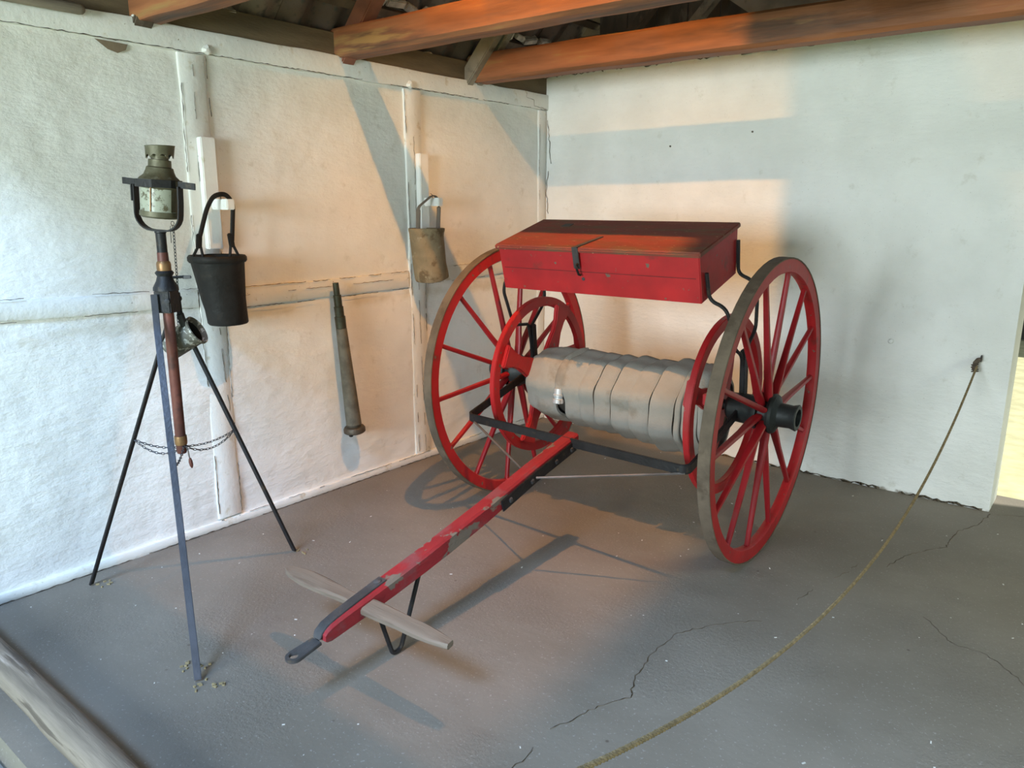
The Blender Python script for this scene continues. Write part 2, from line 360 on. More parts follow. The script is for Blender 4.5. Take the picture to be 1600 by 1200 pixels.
# whitewashed timbers let into the left wall
def wobble_bar(name, a, b, wd, th, mat, parent, seed, kind=None):
    """long timber lying in the wall plane x = const, running from a to b (y,z), face proud of the wall"""
    a, b = Vector((a[0], a[1])), Vector((b[0], b[1])); n = max(4, int((b-a).length/.09)); mb = MB(); P = []
    d = (b-a).normalized(); s_ = Vector((-d.y, d.x))
    for i in range(n+1):
        c = a.lerp(b, i/n); w1 = wd/2 + .007*N(i*.31, seed, 0, 1.3); w2 = wd/2 + .007*N(i*.31, seed+9, 0, 1.3)
        x = th + .0025*N(i*.4, seed, 4, 1)
        for q, xx in ((-w1, -.03), (-w1, x-.004), (-w1+.006, x), (w2-.006, x), (w2, x-.004), (w2, -.03)):
            P.append((xx, c.x + s_.x*q, c.y + s_.y*q))
    F = []
    for i in range(n):
        for k in range(5): F.append((i*6+k, i*6+k+1, (i+1)*6+k+1, (i+1)*6+k))
    F += [tuple(range(5, -1, -1)), tuple(range(n*6, n*6+6))]
    return mb.add(P, F).build(name, mat, parent)
PROUD = .013
posts = [(-2.748, -2.618, -2.75, -2.62), (-1.392, -1.255, -1.335, -1.255)]
wobble_bar('wall_post', (-2.683, .05), (-2.685, 2.262), .125, PROUD, TIMBERW, left, 1)
wobble_bar('wall_post', (-1.298, .04), (-1.322, 2.262), .128, PROUD, TIMBERW, left, 2)
wobble_bar('wall_post', (-.045, .04), (-.045, 2.262), .085, PROUD, TIMBERW, left, 5)
wobble_bar('wall_rail', (-3.98, 1.20), (-2.752, 1.172), .082, PROUD-.003, TIMBERW, left, 3)
wobble_bar('wall_rail', (-2.618, 1.155), (-1.388, 1.165), .095, PROUD-.003, TIMBERW, left, 4)
wobble_bar('wall_rail', (-1.252, 1.178), (-.09, 1.195), .085, PROUD-.003, TIMBERW, left, 6)
wobble_bar('wall_sill', (-3.98, .018), (-.01, .018), .046, PROUD+.008, TIMBERW, left, 8)
wobble_bar('wall_plate', (-3.98, 2.318), (-.002, 2.318), .100, PROUD+.010, TIMBERW, left, 7)
fx = .0165
def fis(pts, seed, gap=0, wmax=.0026, x=fx, jag=.003):
    crack_strip([(x, p[0], p[1]) for p in pts], (1, 0, 0), .0004, wmax*.75, jag*.7, .016, seed, gap+.12).build('crack', CRACK, left)
fis([(-2.741, 2.262), (-2.752, 1.94), (-2.755, 1.539), (-2.755, 1.145), (-2.742, .582), (-2.745, .08)], 21, .28)
fis([(-2.62, 2.262), (-2.612, 1.951), (-2.622, 1.573), (-2.622, 1.0), (-2.622, .6), (-2.620, .06)], 22, .28)
fis([(-2.684, 2.25), (-2.690, 1.95), (-2.70, 1.66)], 23, .40, .0016)
fis([(-2.66, 1.02), (-2.655, .83), (-2.64, .6)], 24, .1, .002)
fis([(-1.255, 2.26), (-1.25, 2.055), (-1.25, 1.46), (-1.255, .06)], 25, .30)
fis([(-1.392, 2.26), (-1.38, 1.901), (-1.372, 1.131), (-1.350, .502), (-1.340, .06)], 26, .34)
fis([(-1.325, 2.0), (-1.31, 1.0), (-1.295, .5), (-1.28, .05)], 27, .15, .0018)
fis([(-3.9, 1.245), (-3.31, 1.232), (-2.758, 1.218)], 28, .15, .0022)
fis([(-2.61, 1.208), (-2.03, 1.206), (-1.39, 1.216)], 29, .12, .0024)
fis([(-2.61, 1.165), (-2.03, 1.170), (-1.39, 1.175)], 32, .38, .0018)
fis([(-3.9, 1.150), (-3.08, 1.14), (-2.758, 1.128)], 30, .38, .0020, .022)
fis([(-2.61, 1.108), (-2.03, 1.105), (-1.39, 1.115)], 31, .25, .0024, .022)
fis([(-1.24, 1.223), (-.1, 1.240)], 33, .1, .0022)
fis([(-1.24, 1.130), (-.1, 1.150)], 34, .35, .0020, .02)
fis([(-3.98, 2.268), (-.01, 2.268)], 35, .08, .0030, .0225, .004)
fis([(-2.74, .045), (-.1, .043)], 36, .3, .0022, .0235)
fis([(-3.95, .003), (-.02, .003)], 37, .12, .0032, .0235)
fis([(-.25, 2.36), (-.255, 2.33), (-.17, 2.32), (-.165, 2.28), (-.02, 2.275)], 38, -.2, .0022, .0245)
fis([(-.088, 2.25), (-.09, 1.9), (-.08, 1.6)], 39, .1, .0018)
for i, pts in enumerate(([(.02, 2.2), (.04, 2.05), (.055, 1.9)], [(.03, 1.85), (.02, 1.7), (.035, 1.55)], [(.02, 1.5), (.01, 1.38)])):
    crack_strip([(x, -.007, z) for x, z in pts], (0, -1, 0), .0006, .0022, .006, .02, 50+i).build('crack', CRACK, back)
# ragged foot of the back wall
crack_strip([(x*.1+1.3, -.006, .006+.010*N(x, 0, 0, .7)) for x in range(18)], (0, -1, 0), .001, .009, .008, .02, 61, .18).build('crack', CRACK, back)
crack_strip([(x*.1-.02, -.008, 2.49) for x in range(30)], (0, -1, 0), .001, .006, .008, .02, 62, .30).build('crack', CRACK, back)
for (x, z) in ((1.54, 2.04), (1.0, 1.98)):
    MB().lathe([(0, .0), (.006, .001), (.005, .008), (0, .010)], (x, .0, z), (0, -1, 0), 8).build('nail_hole', CRACK, back)
MB().lathe([(0, .0), (.016, .002), (.010, .010), (0, .012)], (2.43, .0, .87), (0, -1, 0), 10).build('plaster_knob', PL_B, back)
# plugs on the wall plate, and a hole under it
for (y, z) in ((-2.62, 2.285), (-1.36, 2.282)):
    MB().lathe([(0, .0), (.019, .002), (.021, .014), (.012, .026), (0, .028)], (.018, y, z), (1, .1, -.1), 9, fn=lambda r, h, t: (r*(1+.2*math.sin(3*t)), h)).build('wooden_plug', TIMBERW, left)
MB().add([(.006, -3.10, 2.262), (.006, -3.05, 2.228), (.006, -3.01, 2.218), (.006, -2.975, 2.235), (.006, -2.965, 2.258)], [(0, 1, 2, 3, 4)]).build('plaster_hole', MAT('bare_daub', (.20, .15, .10), .9), left)

# ------------------------------------------------------------------ setting: roof
TH = math.radians(47); cT, sT = math.cos(TH), math.sin(TH)
def roofp(s_, y, off=0): return Vector((-.10 + s_*cT - off*sT, y, 2.40 + s_*sT + off*cT))   # s up the slope, off outward
RIDGE = 3.9   # slope length
deck = MB()
for sgn in (1, -1):
    def q(s_, y, off):
        p = roofp(s_, y, off)
        if sgn < 0: p.x = 2*(-.10 + RIDGE*cT) - p.x
        return p
    R2 = RIDGE+.10; P = [q(-.35, -4.4, .10), q(R2, -4.4, .10), q(R2, 1.6, .10), q(-.35, 1.6, .10), q(-.35, -4.4, .16), q(R2+.07, -4.4, .16), q(R2+.07, 1.6, .16), q(-.35, 1.6, .16)]
    deck.add(P, [(0, 1, 2, 3), (7, 6, 5, 4), (0, 4, 5, 1), (1, 5, 6, 2), (2, 6, 7, 3), (3, 7, 4, 0)])
ceil = struct(deck.build('ceiling', DARKWOOD), 'dark underside of an old tiled roof')
# tiles, seen from below
def tile_mesh(seed):
    mb = MB(); P = []; n = 9; wd, ln = .215, .33
    for a in (0, 1):
        for th in (0, .014):
            for i in range(n+1):
                u = i/n; h = .022*math.cos(2*PI*u*1.0+.6) + .002*N(u*4, seed, a, 1)
                P.append(((a-.5)*ln, (u-.5)*wd, h + th + (0 if a else -.018)))
    m = n+1; F = []
    for i in range(n):
        F += [(i, i+1, 2*m+i+1, 2*m+i), (m+i, 3*m+i, 3*m+i+1, m+i+1), (i, m+i, m+i+1, i+1), (2*m+i, 2*m+i+1, 3*m+i+1, 3*m+i)]
    F += [(0, 2*m, 3*m, m), (n, m+n, 3*m+n, 2*m+n)]
    return mb.add(P, F)
protos = []
Rt = Matrix.Rotation(-TH, 3, 'Y')
rows = 9; first = True
meshes = []
for k in range(3):
    o = tile_mesh(k).build('roof_tile', TILE, ceil, smooth=50); meshes.append(o.data); bpy.data.objects.remove(o)
for r_ in range(rows):
    for c_ in range(17):
        y = -3.32 + c_*.208 + (.05 if r_ % 2 else 0)
        o = bpy.data.objects.new('roof_tile', meshes[(r_+c_) % 3]); COL.objects.link(o); o.parent = ceil
        o.location = roofp(.16 + r_*.275, y, .035)
        o.rotation_euler = (random.uniform(-.05, .05), -TH + .05 + random.uniform(-.03, .03), random.uniform(-.04, .04))
for r_ in range(rows):
    s0 = .03 + r_*.275
    mb = MB(); mb.sweep([roofp(s0, -4.2, -.022), roofp(s0, .9, -.022)], rect(.045, .028), up=(-sT, 0, cT)); mb.build('batten', DARKWOOD, ceil)
mort = MB(); rnd = random.Random(5)
for r_ in range(rows):
    for k in range(26):
        if rnd.random() < .22: continue
        y = -3.4 + k*.132 + rnd.uniform(-.03, .03); p = roofp(.085 + r_*.275 + rnd.uniform(-.012, .018), y, -.004)
        mort.box(p, (rnd.uniform(.025, .06), rnd.uniform(.05, .13), rnd.uniform(.03, .05)), Matrix.Rotation(-TH+rnd.uniform(-.4, .4), 3, 'Y') @ Matrix.Rotation(rnd.uniform(-.3, .3), 3, 'Z'))
mort.build('mortar', MORTAR, ceil, bevel=.006, kind='stuff')
# dark eaves board above the wall plate
MB().box((-.012, -1.7, 2.425), (.03, 5.2, .115)).build('eaves_board', MAT('brown_eaves_board', (.115, .085, .05), .8, var=.25, vs=4, stretch=(1, .5, 3), bump=.3), ceil)
def rafter(y, mat, w_=.085, h_=.10, s1=3.7, off=-.085):
    return MB().sweep([roofp(.02, y, off), roofp(s1, y, off)], rect(w_, h_), up=(-sT, 0, cT)).build('rafter', mat, ceil, bevel=.006)
rafter(-1.80, REDWOOD); rafter(-2.90, DARKWOOD); rafter(-.83, GREYWOOD, .06, .09); rafter(-.74, GREYWOOD, .06, .09, off=-.08); rafter(-3.9, DARKWOOD)
# gable above the back wall
for i in range(24):
    x0 = -.1 + i*.22; 
    hx = min(x0+.11+.1, 2*(-.10+RIDGE*cT)-(x0+.11)+.1); top = 2.40 + max(.0, hx)*math.tan(TH)
    if x0 > 5.2 or top < 2.56: continue
    MB().box((x0+.11, .16, (2.51+top)/2), (.212, .025, top-2.51)).build('gable_board', DARKWOOD, ceil)

# unseen front gable added to keep sky light off the upper walls
apex = -.10 + RIDGE*cT
MB().prism([(-.35, 2.45), (5.5, 2.45), (5.5, 2.35+.15), (apex, 2.40+RIDGE*sT+.2), (-.35, 2.5)], lambda x, z: Vector((x, -4.38, z)), lambda x, z: Vector((x, -4.34, z))).build('gable_board', DARKWOOD, ceil)

# ------------------------------------------------------------------ tie beams
def tie_beam(a, b, z0, z1, hw, seed, x1, label, name):
    n = 70; P = []; mb = MB()
    for i in range(n+1):
        t = i/n; x = -.03 + (x1+.03)*t; yc = a + (b-a)*t
        w_ = .006*N(x, seed, 0, 2.2)
        k = .010*N(x, seed, 3, 3.0); kk = .012*max(0, N(x, seed, 8, 4.0))
        ring = [(yc-hw+w_, z0+.018+kk), (yc-hw+.020+w_, z0+k*.4), (yc+hw-.012, z0+.002+k*.5), (yc+hw, z0+.014), (yc+hw, z1-.01), (yc+hw-.01, z1), (yc-hw+.012+w_, z1+.4*k), (yc-hw+w_, z1-.014)]
        P += [(x, y, z) for y, z in ring]
    F = [(i*8+k, i*8+(k+1) % 8, (i+1)*8+(k+1) % 8, (i+1)*8+k) for i in range(n) for k in range(8)]
    F += [tuple(range(7, -1, -1)), tuple(range(n*8, n*8+8))]
    o = mb.add(P, F).build(name, BEAM, smooth=40); return struct(o, label)
b1 = tie_beam(-2.875, -2.83, 2.355, 2.50, .068, 1, 5.1, 'orange-brown roof beam nearest the doorway', 'trim_1')
b2 = tie_beam(-1.80, -1.81, 2.36, 2.505, .07, 2, 5.1, 'orange-brown roof beam, the middle one', 'trim_2')
b3 = tie_beam(-.735, -.66, 2.36, 2.525, .072, 3, 5.1, 'orange-brown roof beam next to the back wall', 'trim_3')
for k, (y, x) in enumerate(((-1.86, .01), (-2.94, .01))):
    rr = random.Random(k); mb = MB()
    for j in range(7): mb.lathe([(0, -.008), (.012, 0), (0, .008)], (x+rr.uniform(0, .05), y+rr.uniform(0, .06), 2.368+rr.uniform(0, .02)), (rr.uniform(-1, 1), rr.uniform(-1, 1), 1), 6)
    mb.build('limewash_daub', TIMBERW, b2 if k == 0 else b1, kind='stuff')
for x, dx, m, w_ in ((.60, .42, DARKWOOD, .085), (1.03, .42, GREYWOOD, .075)):
    MB().sweep([(x, -.055, 2.56), (x+.8, -.055, 2.56+.82)], rect(.05, w_), up=(0, -1, 0)).build('roof_strut', m, back, bevel=.004)
MB().add([(1.60, -.10, 2.54), (1.57, -.10, 2.64), (1.20, -.10, 2.90), (1.62, -.10, 3.0), (5.0, -.10, 3.0), (5.0, -.10, 2.54)] + [(1.60, -.05, 2.54), (1.57, -.05, 2.64), (1.20, -.05, 2.90), (1.62, -.05, 3.0), (5.0, -.05, 3.0), (5.0, -.05, 2.54)],
    [(0, 1, 2, 3, 4, 5), (11, 10, 9, 8, 7, 6)] + [(i, i+6, (i+1) % 6+6, (i+1) % 6) for i in range(6)]).build('gusset_board', GREYWOOD, back)
# flood lamps with added light-blocking plates, out of frame, up in the roof
def lamp_fixture(L, corners, label):
    t = thing('flood_lamp', label, 'lamp', (0, 0, 0), 0)
    a = [Vector(c) for c in corners]; nr = (a[1]-a[0]).cross(a[3]-a[0]).normalized()*.003
    P = [c-nr for c in a] + [c+nr for c in a]
    MB().add(P, [(0, 1, 2, 3), (7, 6, 5, 4), (0, 4, 5, 1), (1, 5, 6, 2), (2, 6, 7, 3), (3, 7, 4, 0)]).build('side_light_block', BLACK, t)  # unseen plate added to cut the lamp's light on one side
    L = Vector(L)
    MB().box(L + Vector((0, 0, .12)), (.36, .9, .02)).build('top_light_block', BLACK, t)  # plate added to keep the lamp's light off the roof
    MB().tube([L + Vector((0, 0, .13)), L + Vector((0, 0, .42))], .008, 6).build('hanging_rod', BLACK, t)
    return t
lamp_fixture(LAMP_1, [(1.870, -1.95, 4.0), (1.870, -1.95, 3.2), (1.975, -2.95, 3.2), (1.975, -2.95, 4.0)], 'flood lamp hung high over the cart, with added black light-blocking plates')
lamp_fixture(LAMP_2, [(2.35, -1.95, 4.0), (2.71, -1.95, 3.2), (2.77, -2.95, 3.2), (2.41, -2.95, 4.0)], 'flood lamp hung high over the open aisle, with added black light-blocking plates')

# ------------------------------------------------------------------ hose cart
CART = thing('hose_cart', 'two-wheeled red hand-drawn hose cart with tool chest and pole', 'cart', (1.508, -1.315, 0), .017)
AZ = .700; R = .6958; RW = .0494
def wheel(xo_w, y_w, cam_, yaw_, side, first_label):
    # world pose of outer face plane, converted into cart space
    n = Vector((math.cos(cam_)*math.cos(yaw_), math.cos(cam_)*math.sin(yaw_), math.sin(cam_)))
    a = Vector((-math.sin(yaw_), math.cos(yaw_), 0)); b = n.cross(a)
    out = n if side > 0 else -n; aa = a if side > 0 else -a
    M = Matrix((out, aa, b)).transposed().to_4x4(); M.translation = (xo_w, y_w, R*math.cos(cam_))
    inv = (Matrix.Translation((1.508, -1.315, 0)) @ Matrix.Rotation(.017, 4, 'Z')).inverted()
    ws = bpy.data.objects.new('x', None)
    n_ = 72
    # felly ring (local x = outward)
    mb = MB(); ri, ro = .630, .6895; sec = [(0-.003, ri+.004), (-.002, ro), (-RW+.002, ro), (-RW+.003, ri+.004), (-RW*.75, ri-.002), (-RW*.25, ri-.002)]
    P = []; m = len(sec)
    for k in range(n_):
        t = 2*PI*k/n_
        for x, r in sec: P.append((x, r*math.cos(t), r*math.sin(t)))
    F = [(k*m+q, k*m+(q+1) % m, ((k+1) % n_)*m+(q+1) % m, ((k+1) % n_)*m+q) for k in range(n_) for q in range(m)]
    wh = mb.add(P, F).build('wheel', RED, CART); wh.matrix_local = inv @ M
    # tyre
    sec = [(.001, ro-.0005), (.001, R-.002), (-.001, R), (-RW+.001, R), (-RW-.001, R-.002), (-RW-.001, ro-.0005)]; P = []
    for k in range(n_):
        t = 2*PI*k/n_
        for x, r in sec: P.append((x, r*math.cos(t), r*math.sin(t)))
    MB().add(P, F).build('tyre', TYRE, wh)
    # spokes
    base = 82.3
    for k in range(14):
        ang = math.radians(base + k*360/14); 
        if side < 0: ang = PI - ang
        d = Vector((0, math.cos(ang), math.sin(ang))); tt = Vector((0, -math.sin(ang), math.cos(ang)))
        sp = MB(); X0 = -.030 + (.012 if k % 2 else -.012); X1 = -RW/2
        pts = [Vector((X0, 0, 0)) + d*.060, Vector((X0, 0, 0)) + d*.16, Vector((X0*.5+X1*.5, 0, 0)) + d*.30, Vector((X1, 0, 0)) + d*.60, Vector((X1, 0, 0)) + d*.636]
        P = []
        for p, (wx, wt) in zip(pts, ((.021, .012), (.020, .0125), (.015, .0125), (.0115, .0115), (.0125, .0125))):
            for q in range(10):
                th_ = 2*PI*q/10; ce, se = math.cos(th_), math.sin(th_)
                P.append(p + Vector((1, 0, 0))*wx*math.copysign(abs(ce)**.7, ce) + tt*wt*math.copysign(abs(se)**.7, se))
        F2 = [(i*10+q, i*10+(q+1) % 10, (i+1)*10+(q+1) % 10, (i+1)*10+q) for i in range(4) for q in range(10)] + [tuple(range(9, -1, -1)), tuple(range(40, 50))]
        sp.add(P, F2).build('spoke', REDSP, wh)
    # hub
    MB().lathe([(.0, -.205), (.052, -.205), (.066, -.190), (.070, -.10), (.082, -.075), (.090, -.060), (.090, -.052), (.066, -.050), (.066, -.010), (.088, -.008), (.092, .004), (.086, .016), (.066, .026), (.055, .034), (.052, .085), (.060, .110), (.056, .114), (.040, .114), (.036, .085), (.034, .05), (0, .05)], (0, 0, 0), (1, 0, 0), 28).build('hub', HUBM, wh)
    MB().lathe([(.0, .05), (.016, .05), (.020, .062), (.020, .085), (.014, .092), (0, .092)], (0, 0, 0), (1, 0, 0), 6).build('axle_nut', BLACK, wh)
    # felly bolts
    return wh
wl = wheel(.7529, -1.3193, .0258, .0015, -1, None)
wr = wheel(2.2623, -1.3102, -.0264, .0324, 1, None)
MB().lathe([(.022, -.62), (.022, .62)], (0, 0, AZ), (1, 0, 0), 12).build('axle', BLACK, CART, bevel=0)
# reel: two flanges
def flange(x, side, a0):
    th_ = .030; R0, R1 = .376, .426; n_ = 64
    mb = MB(); sec = [(-th_/2, R0), (-th_/2, R1), (th_/2, R1), (th_/2, R0)]; P = []
    for k in range(n_):
        t = 2*PI*k/n_
        for xx, r in sec: P.append((x+xx, r*math.cos(t), AZ+r*math.sin(t)))
    F = [(k*4+q, k*4+(q+1) % 4, ((k+1) % n_)*4+(q+1) % 4, ((k+1) % n_)*4+q) for k in range(n_) for q in range(4)]
    fl_ = mb.add(P, F).build('reel_flange', RED, CART, bevel=.003)
    for k in range(4):
        a = math.radians(a0+90*k); d = Vector((0, math.cos(a), math.sin(a))); t_ = Vector((0, -math.sin(a), math.cos(a)))
        prof = [(.02, .055), (.13, .058), (.17, .052), (.25, .036), (.31, .040), (.345, .052), (.385, .062)]
        out = [(r, w_) for r, w_ in prof] + [(r, -w_) for r, w_ in reversed(prof)]
        xa = x - side*.028; 
        f1 = lambda r, w_: Vector((xa-.014, 0, AZ)) + d*r + t_*w_
        f2 = lambda r, w_: Vector((xa+.014, 0, AZ)) + d*r + t_*w_
        MB().prism(out, f1, f2).build('reel_arm', RED, fl_, bevel=.006)
    return fl_
flange(-.54, -1, 66); flange(.53, 1, 72)
MB().box((.575, -.30, .79), (.05, .035, .05)).build('flange_block', RED, CART, bevel=.004)
MB().lathe([(.11, -.52), (.11, .51)], (0, 0, AZ), (1, 0, 0), 20).build('reel_drum', DARKWOOD, CART)
# tool chest (tilted): corners in (y,z)
FB, FT, BT, BB = Vector((-.258, 1.192)), Vector((-.312, 1.398)), Vector((.085, 1.512)), Vector((.100, 1.300))
X0, X1 = -.585, .497
def chest_face(x): return [Vector((x, p.x, p.y)) for p in (FB, FT, BT, BB)]
P = chest_face(X0) + chest_face(X1)
chest = MB().add(P, [(0, 1, 2, 3), (7, 6, 5, 4), (0, 4, 5, 1), (1, 5, 6, 2), (2, 6, 7, 3), (3, 7, 4, 0)]).build('tool_chest', RED, CART, bevel=.004)
dv = (BT-FT).normalized(); nv = Vector((-dv.y, dv.x))
def lid_pt(x, s_, h): p = FT + dv*s_ + nv*h; return Vector((x, p.x, p.y))
L_ = (BT-FT).length
# lid with a thin front moulding
lp = [(-.014, -.004), (-.016, .012), (-.010, .020), (L_+.010, .020), (L_+.010, -.002)]
lid = MB().prism(lp, lambda s_, h: lid_pt(X0-.012, s_, h), lambda s_, h: lid_pt(X1+.010, s_, h)).build('chest_lid', LIDRED, chest, bevel=.004)
dn = (FB-FT).normalized()
def front_pt(x, s_, h):  # s down the front face, h outward
    p = FT + dn*s_ + Vector((-dn.y, dn.x))*(-h if Vector((-dn.y, dn.x)).x > 0 else h); return Vector((x, p.x, p.y))
# seam between the two front boards
MB().add([front_pt(X0+.02, .098, .0012), front_pt(X1-.02, .098, .0012), front_pt(X1-.02, .1015, .0012), front_pt(X0+.02, .1015, .0012)], [(0, 1, 2, 3)]).build('board_seam', MAT('dark_red_seam', (.13, .012, .012), .7, bump=0), chest)
# hasp: strap on the lid, hinged plate and staple on the front
xh = -.115
MB().prism([(-.018, .021), (-.018, .0245), (.15, .0245), (.155, .021)], lambda s_, h: lid_pt(xh-.016+.055*(s_ > .1), s_, h), lambda s_, h: lid_pt(xh+.012+.045*(s_ > .1), s_, h)).build('hasp_strap', GREYIRON, chest)
MB().prism([(-.022, .004), (-.022, .010), (.075, .010), (.085, .004)], lambda s_, h: front_pt(xh-.018+.0*s_, s_, h+.008), lambda s_, h: front_pt(xh+.016, s_, h+.008)).build('hasp_plate', GREYIRON, chest, bevel=.002)
MB().tube([front_pt(xh+.008, .055, .01), front_pt(xh+.008, .058, .030), front_pt(xh+.010, .075, .034), front_pt(xh+.012, .105, .026), front_pt(xh+.014, .112, .014)], .006, 6).build('hasp_hook', BLACK, chest)
MB().lathe([(0, 0), (.009, 0), (.009, .003), (0, .005)], front_pt(xh+.018, .135, -.001), (0, -1, -.25), 8).build('rivet', GREYIRON, chest)
MB().prism([(.30, .0205), (.30, .0225), (.345, .0225), (.345, .0205)], lambda s_, h: lid_pt(-.40, s_, h), lambda s_, h: lid_pt(-.35, s_, h)).build('hinge_mark', GREYIRON, chest)
# iron supports of the chest
for sx, xe, xi in ((-1, X0-.008, -.605), (1, X1+.010, .598)):
    r = .0085
    if sx < 0:
        MB().tube(smooth_path([(xi, .03, .74), (xi, -.02, .94), (xi, -.03, .975), (xi, -.16, .985), (xi, -.245, 1.17), (xi+.01, -.25, 1.215), (X0-.004, -.235, 1.255)], .03), r, 8).build('chest_bracket', BLACK, CART)
        MB().tube(smooth_path([(xi, -.02, .945), (xi, .06, 1.02), (xi, .125, 1.09), (xi, .11, 1.20), (X0-.004, .10, 1.30)], .04), r, 8).build('chest_bracket', BLACK, CART)
    else:
        MB().tube(smooth_path([(xe, -.250, 1.325), (xe, -.205, 1.205), (xi-.02, -.19, 1.175), (xi, -.17, 1.10), (xi, -.11, .985), (xi, -.03, .95), (xi, .0, .90), (xi, .02, .76)], .035), r, 8).build('chest_bracket', BLACK, CART)
        MB().tube(smooth_path([(xe, .075, 1.455), (xe, .098, 1.300), (xi-.02, .10, 1.275), (xi, .12, 1.20), (xi, .13, 1.05), (xi, .03, .97), (xi, .0, .93)], .035), r, 8).build('chest_bracket', BLACK, CART)
    MB().box((xi, .02, .855), (.028, .040, .23), Matrix.Rotation(.10, 3, 'X')).build('bracket_stem', BLACK, CART, bevel=.005)
    MB().lathe([(.0, -.05), (.05, -.05), (.052, .04), (0, .04)], (xi, 0, AZ), (1, 0, 0), 16).build('axle_collar', HUBM, CART)
# iron frame in front of the axle
fr = smooth_path([(-.612, .0, .705), (-.618, -.20, .640), (-.620, -.50, .556), (-.60, -.515, .552), (.05, -.545, .548), (.595, -.575, .550), (.617, -.555, .553), (.612, -.22, .635), (.612, 0, .705)], .045)
MB().sweep(fr, rect(.014, .042)).build('draft_frame', BLACK, CART, bevel=.003)
MB().tube([(-.612, -.50, .540), (-.03, -.80, .455)], .0055, 6).build('brace_rod', RUSTROD, CART)
MB().tube([(.605, -.570, .535), (.045, -.835, .465)], .0055, 6).build('brace_rod', RUSTROD, CART)
# pole
def pz(y):  # centre height along the pole
    pts = [(-2.0, .225), (-1.95, .232), (-1.5, .315), (-1.2, .378), (-.8, .478), (-.5, .542), (-.3, .59)]
    for (a, za), (b, zb) in zip(pts, pts[1:]):
        if a <= y <= b: return za + (zb-za)*(y-a)/(b-a)
    return pts[-1][1]
ysn = [-.49, -.6, -.75, -.85, -1.0, -1.15, -1.35, -1.5, -1.65, -1.80, -1.90, -1.935, -1.955, -1.965]
P = []; F = []
for i, y in enumerate(ysn):
    k = [1, 1, 1, 1, 1, 1.05, 1.08, 1.02, .98, .92, .84, .76, .55, .30][i]; hw = .033*min(1, k*1.02 if i < 11 else .86); hh = .036*k; z = pz(y); c = .009*min(1, k)
    ring = [(-hw, z-hh+c), (-hw+c, z-hh), (hw-c, z-hh), (hw, z-hh+c), (hw, z+hh-c), (hw-c, z+hh), (-hw+c, z+hh), (-hw, z+hh-c)]
    P += [(x, y, zz) for x, zz in ring]
F = [(i*8+q, i*8+(q+1) % 8, (i+1)*8+(q+1) % 8, (i+1)*8+q) for i in range(len(ysn)-1) for q in range(8)] + [tuple(range(7, -1, -1)), tuple(range((len(ysn)-1)*8, len(ysn)*8))]
pole = MB().add(P, F).build('pole', REDWORN, CART)
for sx in (-1, 1):
    MB().sweep([(sx*.037, -.52, pz(-.52)-.006), (sx*.037, -.82, pz(-.82)-.006), (sx*.038, -1.06, pz(-1.06)-.010)], rect(.008, .052)).build('side_plate', BLACK, pole, bevel=.002)
    for y in (-.56, -.68, -.86, -1.01):
        MB().box((sx*.044, y, pz(y)-.008), (.010, .018, .018), Matrix.Rotation(.4, 3, 'X')).build('bolt_head', GREYIRON, pole, bevel=.002)
# tow strap and eye
st = [(-.006, y, pz(y)+hz) for y, hz in ((-1.68, .0375), (-1.75, .0365), (-1.85, .034), (-1.90, .032), (-1.94, .027), (-1.965, .014), (-1.975, -.003), (-1.972, -.018))]
MB().sweep(st, rect(.040, .006), up=(0, 0, 1)).build('tow_strap', GREYIRON, pole, bevel=.0015)
MB().lathe([(0, 0), (.014, 0), (.014, .004), (.008, .007), (0, .007)], (-.006, -1.705, pz(-1.705)+.039), (0, -.2, 1), 10).build('strap_bolt', GREYIRON, pole)
# eye plate with hole
ey = -2.100; ez = .200; n_ = 16; P = []; up_ = Vector((0, -.10, 1)).normalized(); dy = Vector((0, -1, -.12)).normalized(); cx = Vector((-.004, ey+.035, ez+.004))
outer = [cx + Vector((1, 0, 0))*.030*math.cos(t) + dy*.030*math.sin(t) for t in [PI*k/8 for k in range(9)]]
outer += [Vector((-.028, -1.975, .216)), Vector((.020, -1.975, .216))]
inner = []
for p in outer:
    d = (p-cx); d.normalize(); inner.append(cx + d*.016)
m = len(outer); P = [p+up_*.006 for p in outer] + [p+up_*.006 for p in inner] + [p-up_*.006 for p in outer] + [p-up_*.006 for p in inner]; F = []
for i in range(m):
    j = (i+1) % m; F += [(i, j, m+j, m+i), (2*m+i, 3*m+i, 3*m+j, 2*m+j), (i, 2*m+i, 2*m+j, j), (m+i, m+j, 3*m+j, 3*m+i)]
MB().add(P, F).build('tow_eye', GREYIRON, pole, bevel=.0015)
# cross handle
prof = [(-.415, .010), (-.405, .018), (-.37, .027), (-.30, .034), (-.22, .033), (-.12, .027), (-.06, .024), (-.04, .030), (.04, .034), (.06, .034), (.10, .033), (.20, .029), (.28, .029), (.34, .026), (.40, .017), (.410, .014)]
P = []
for x, w_ in prof:
    th_ = .013 if abs(x) < .33 else .010
    for dy_, dz_ in ((-w_, -th_*.5), (-w_*.75, -th_), (w_*.75, -th_), (w_, -th_*.5), (w_, th_*.5), (w_*.75, th_), (-w_*.75, th_), (-w_, th_*.5)):
        P.append((x, -1.785 + dy_ + x*.0, .268 + dz_ + dy_*.2))
F = [(i*8+q, i*8+(q+1) % 8, (i+1)*8+(q+1) % 8, (i+1)*8+q) for i in range(len(prof)-1) for q in range(8)] + [tuple(range(7, -1, -1)), tuple(range((len(prof)-1)*8, len(prof)*8))]
MB().add(P, F).build('cross_handle', WORNWOOD, CART, label='worn bare wood cross handle')
# prop leg
MB().tube(smooth_path([(0, -1.50, .290), (0, -1.612, .010), (0, -1.652, .010), (0, -1.725, .235)], .02), .0085, 8).build('prop_leg', BLACK, CART)

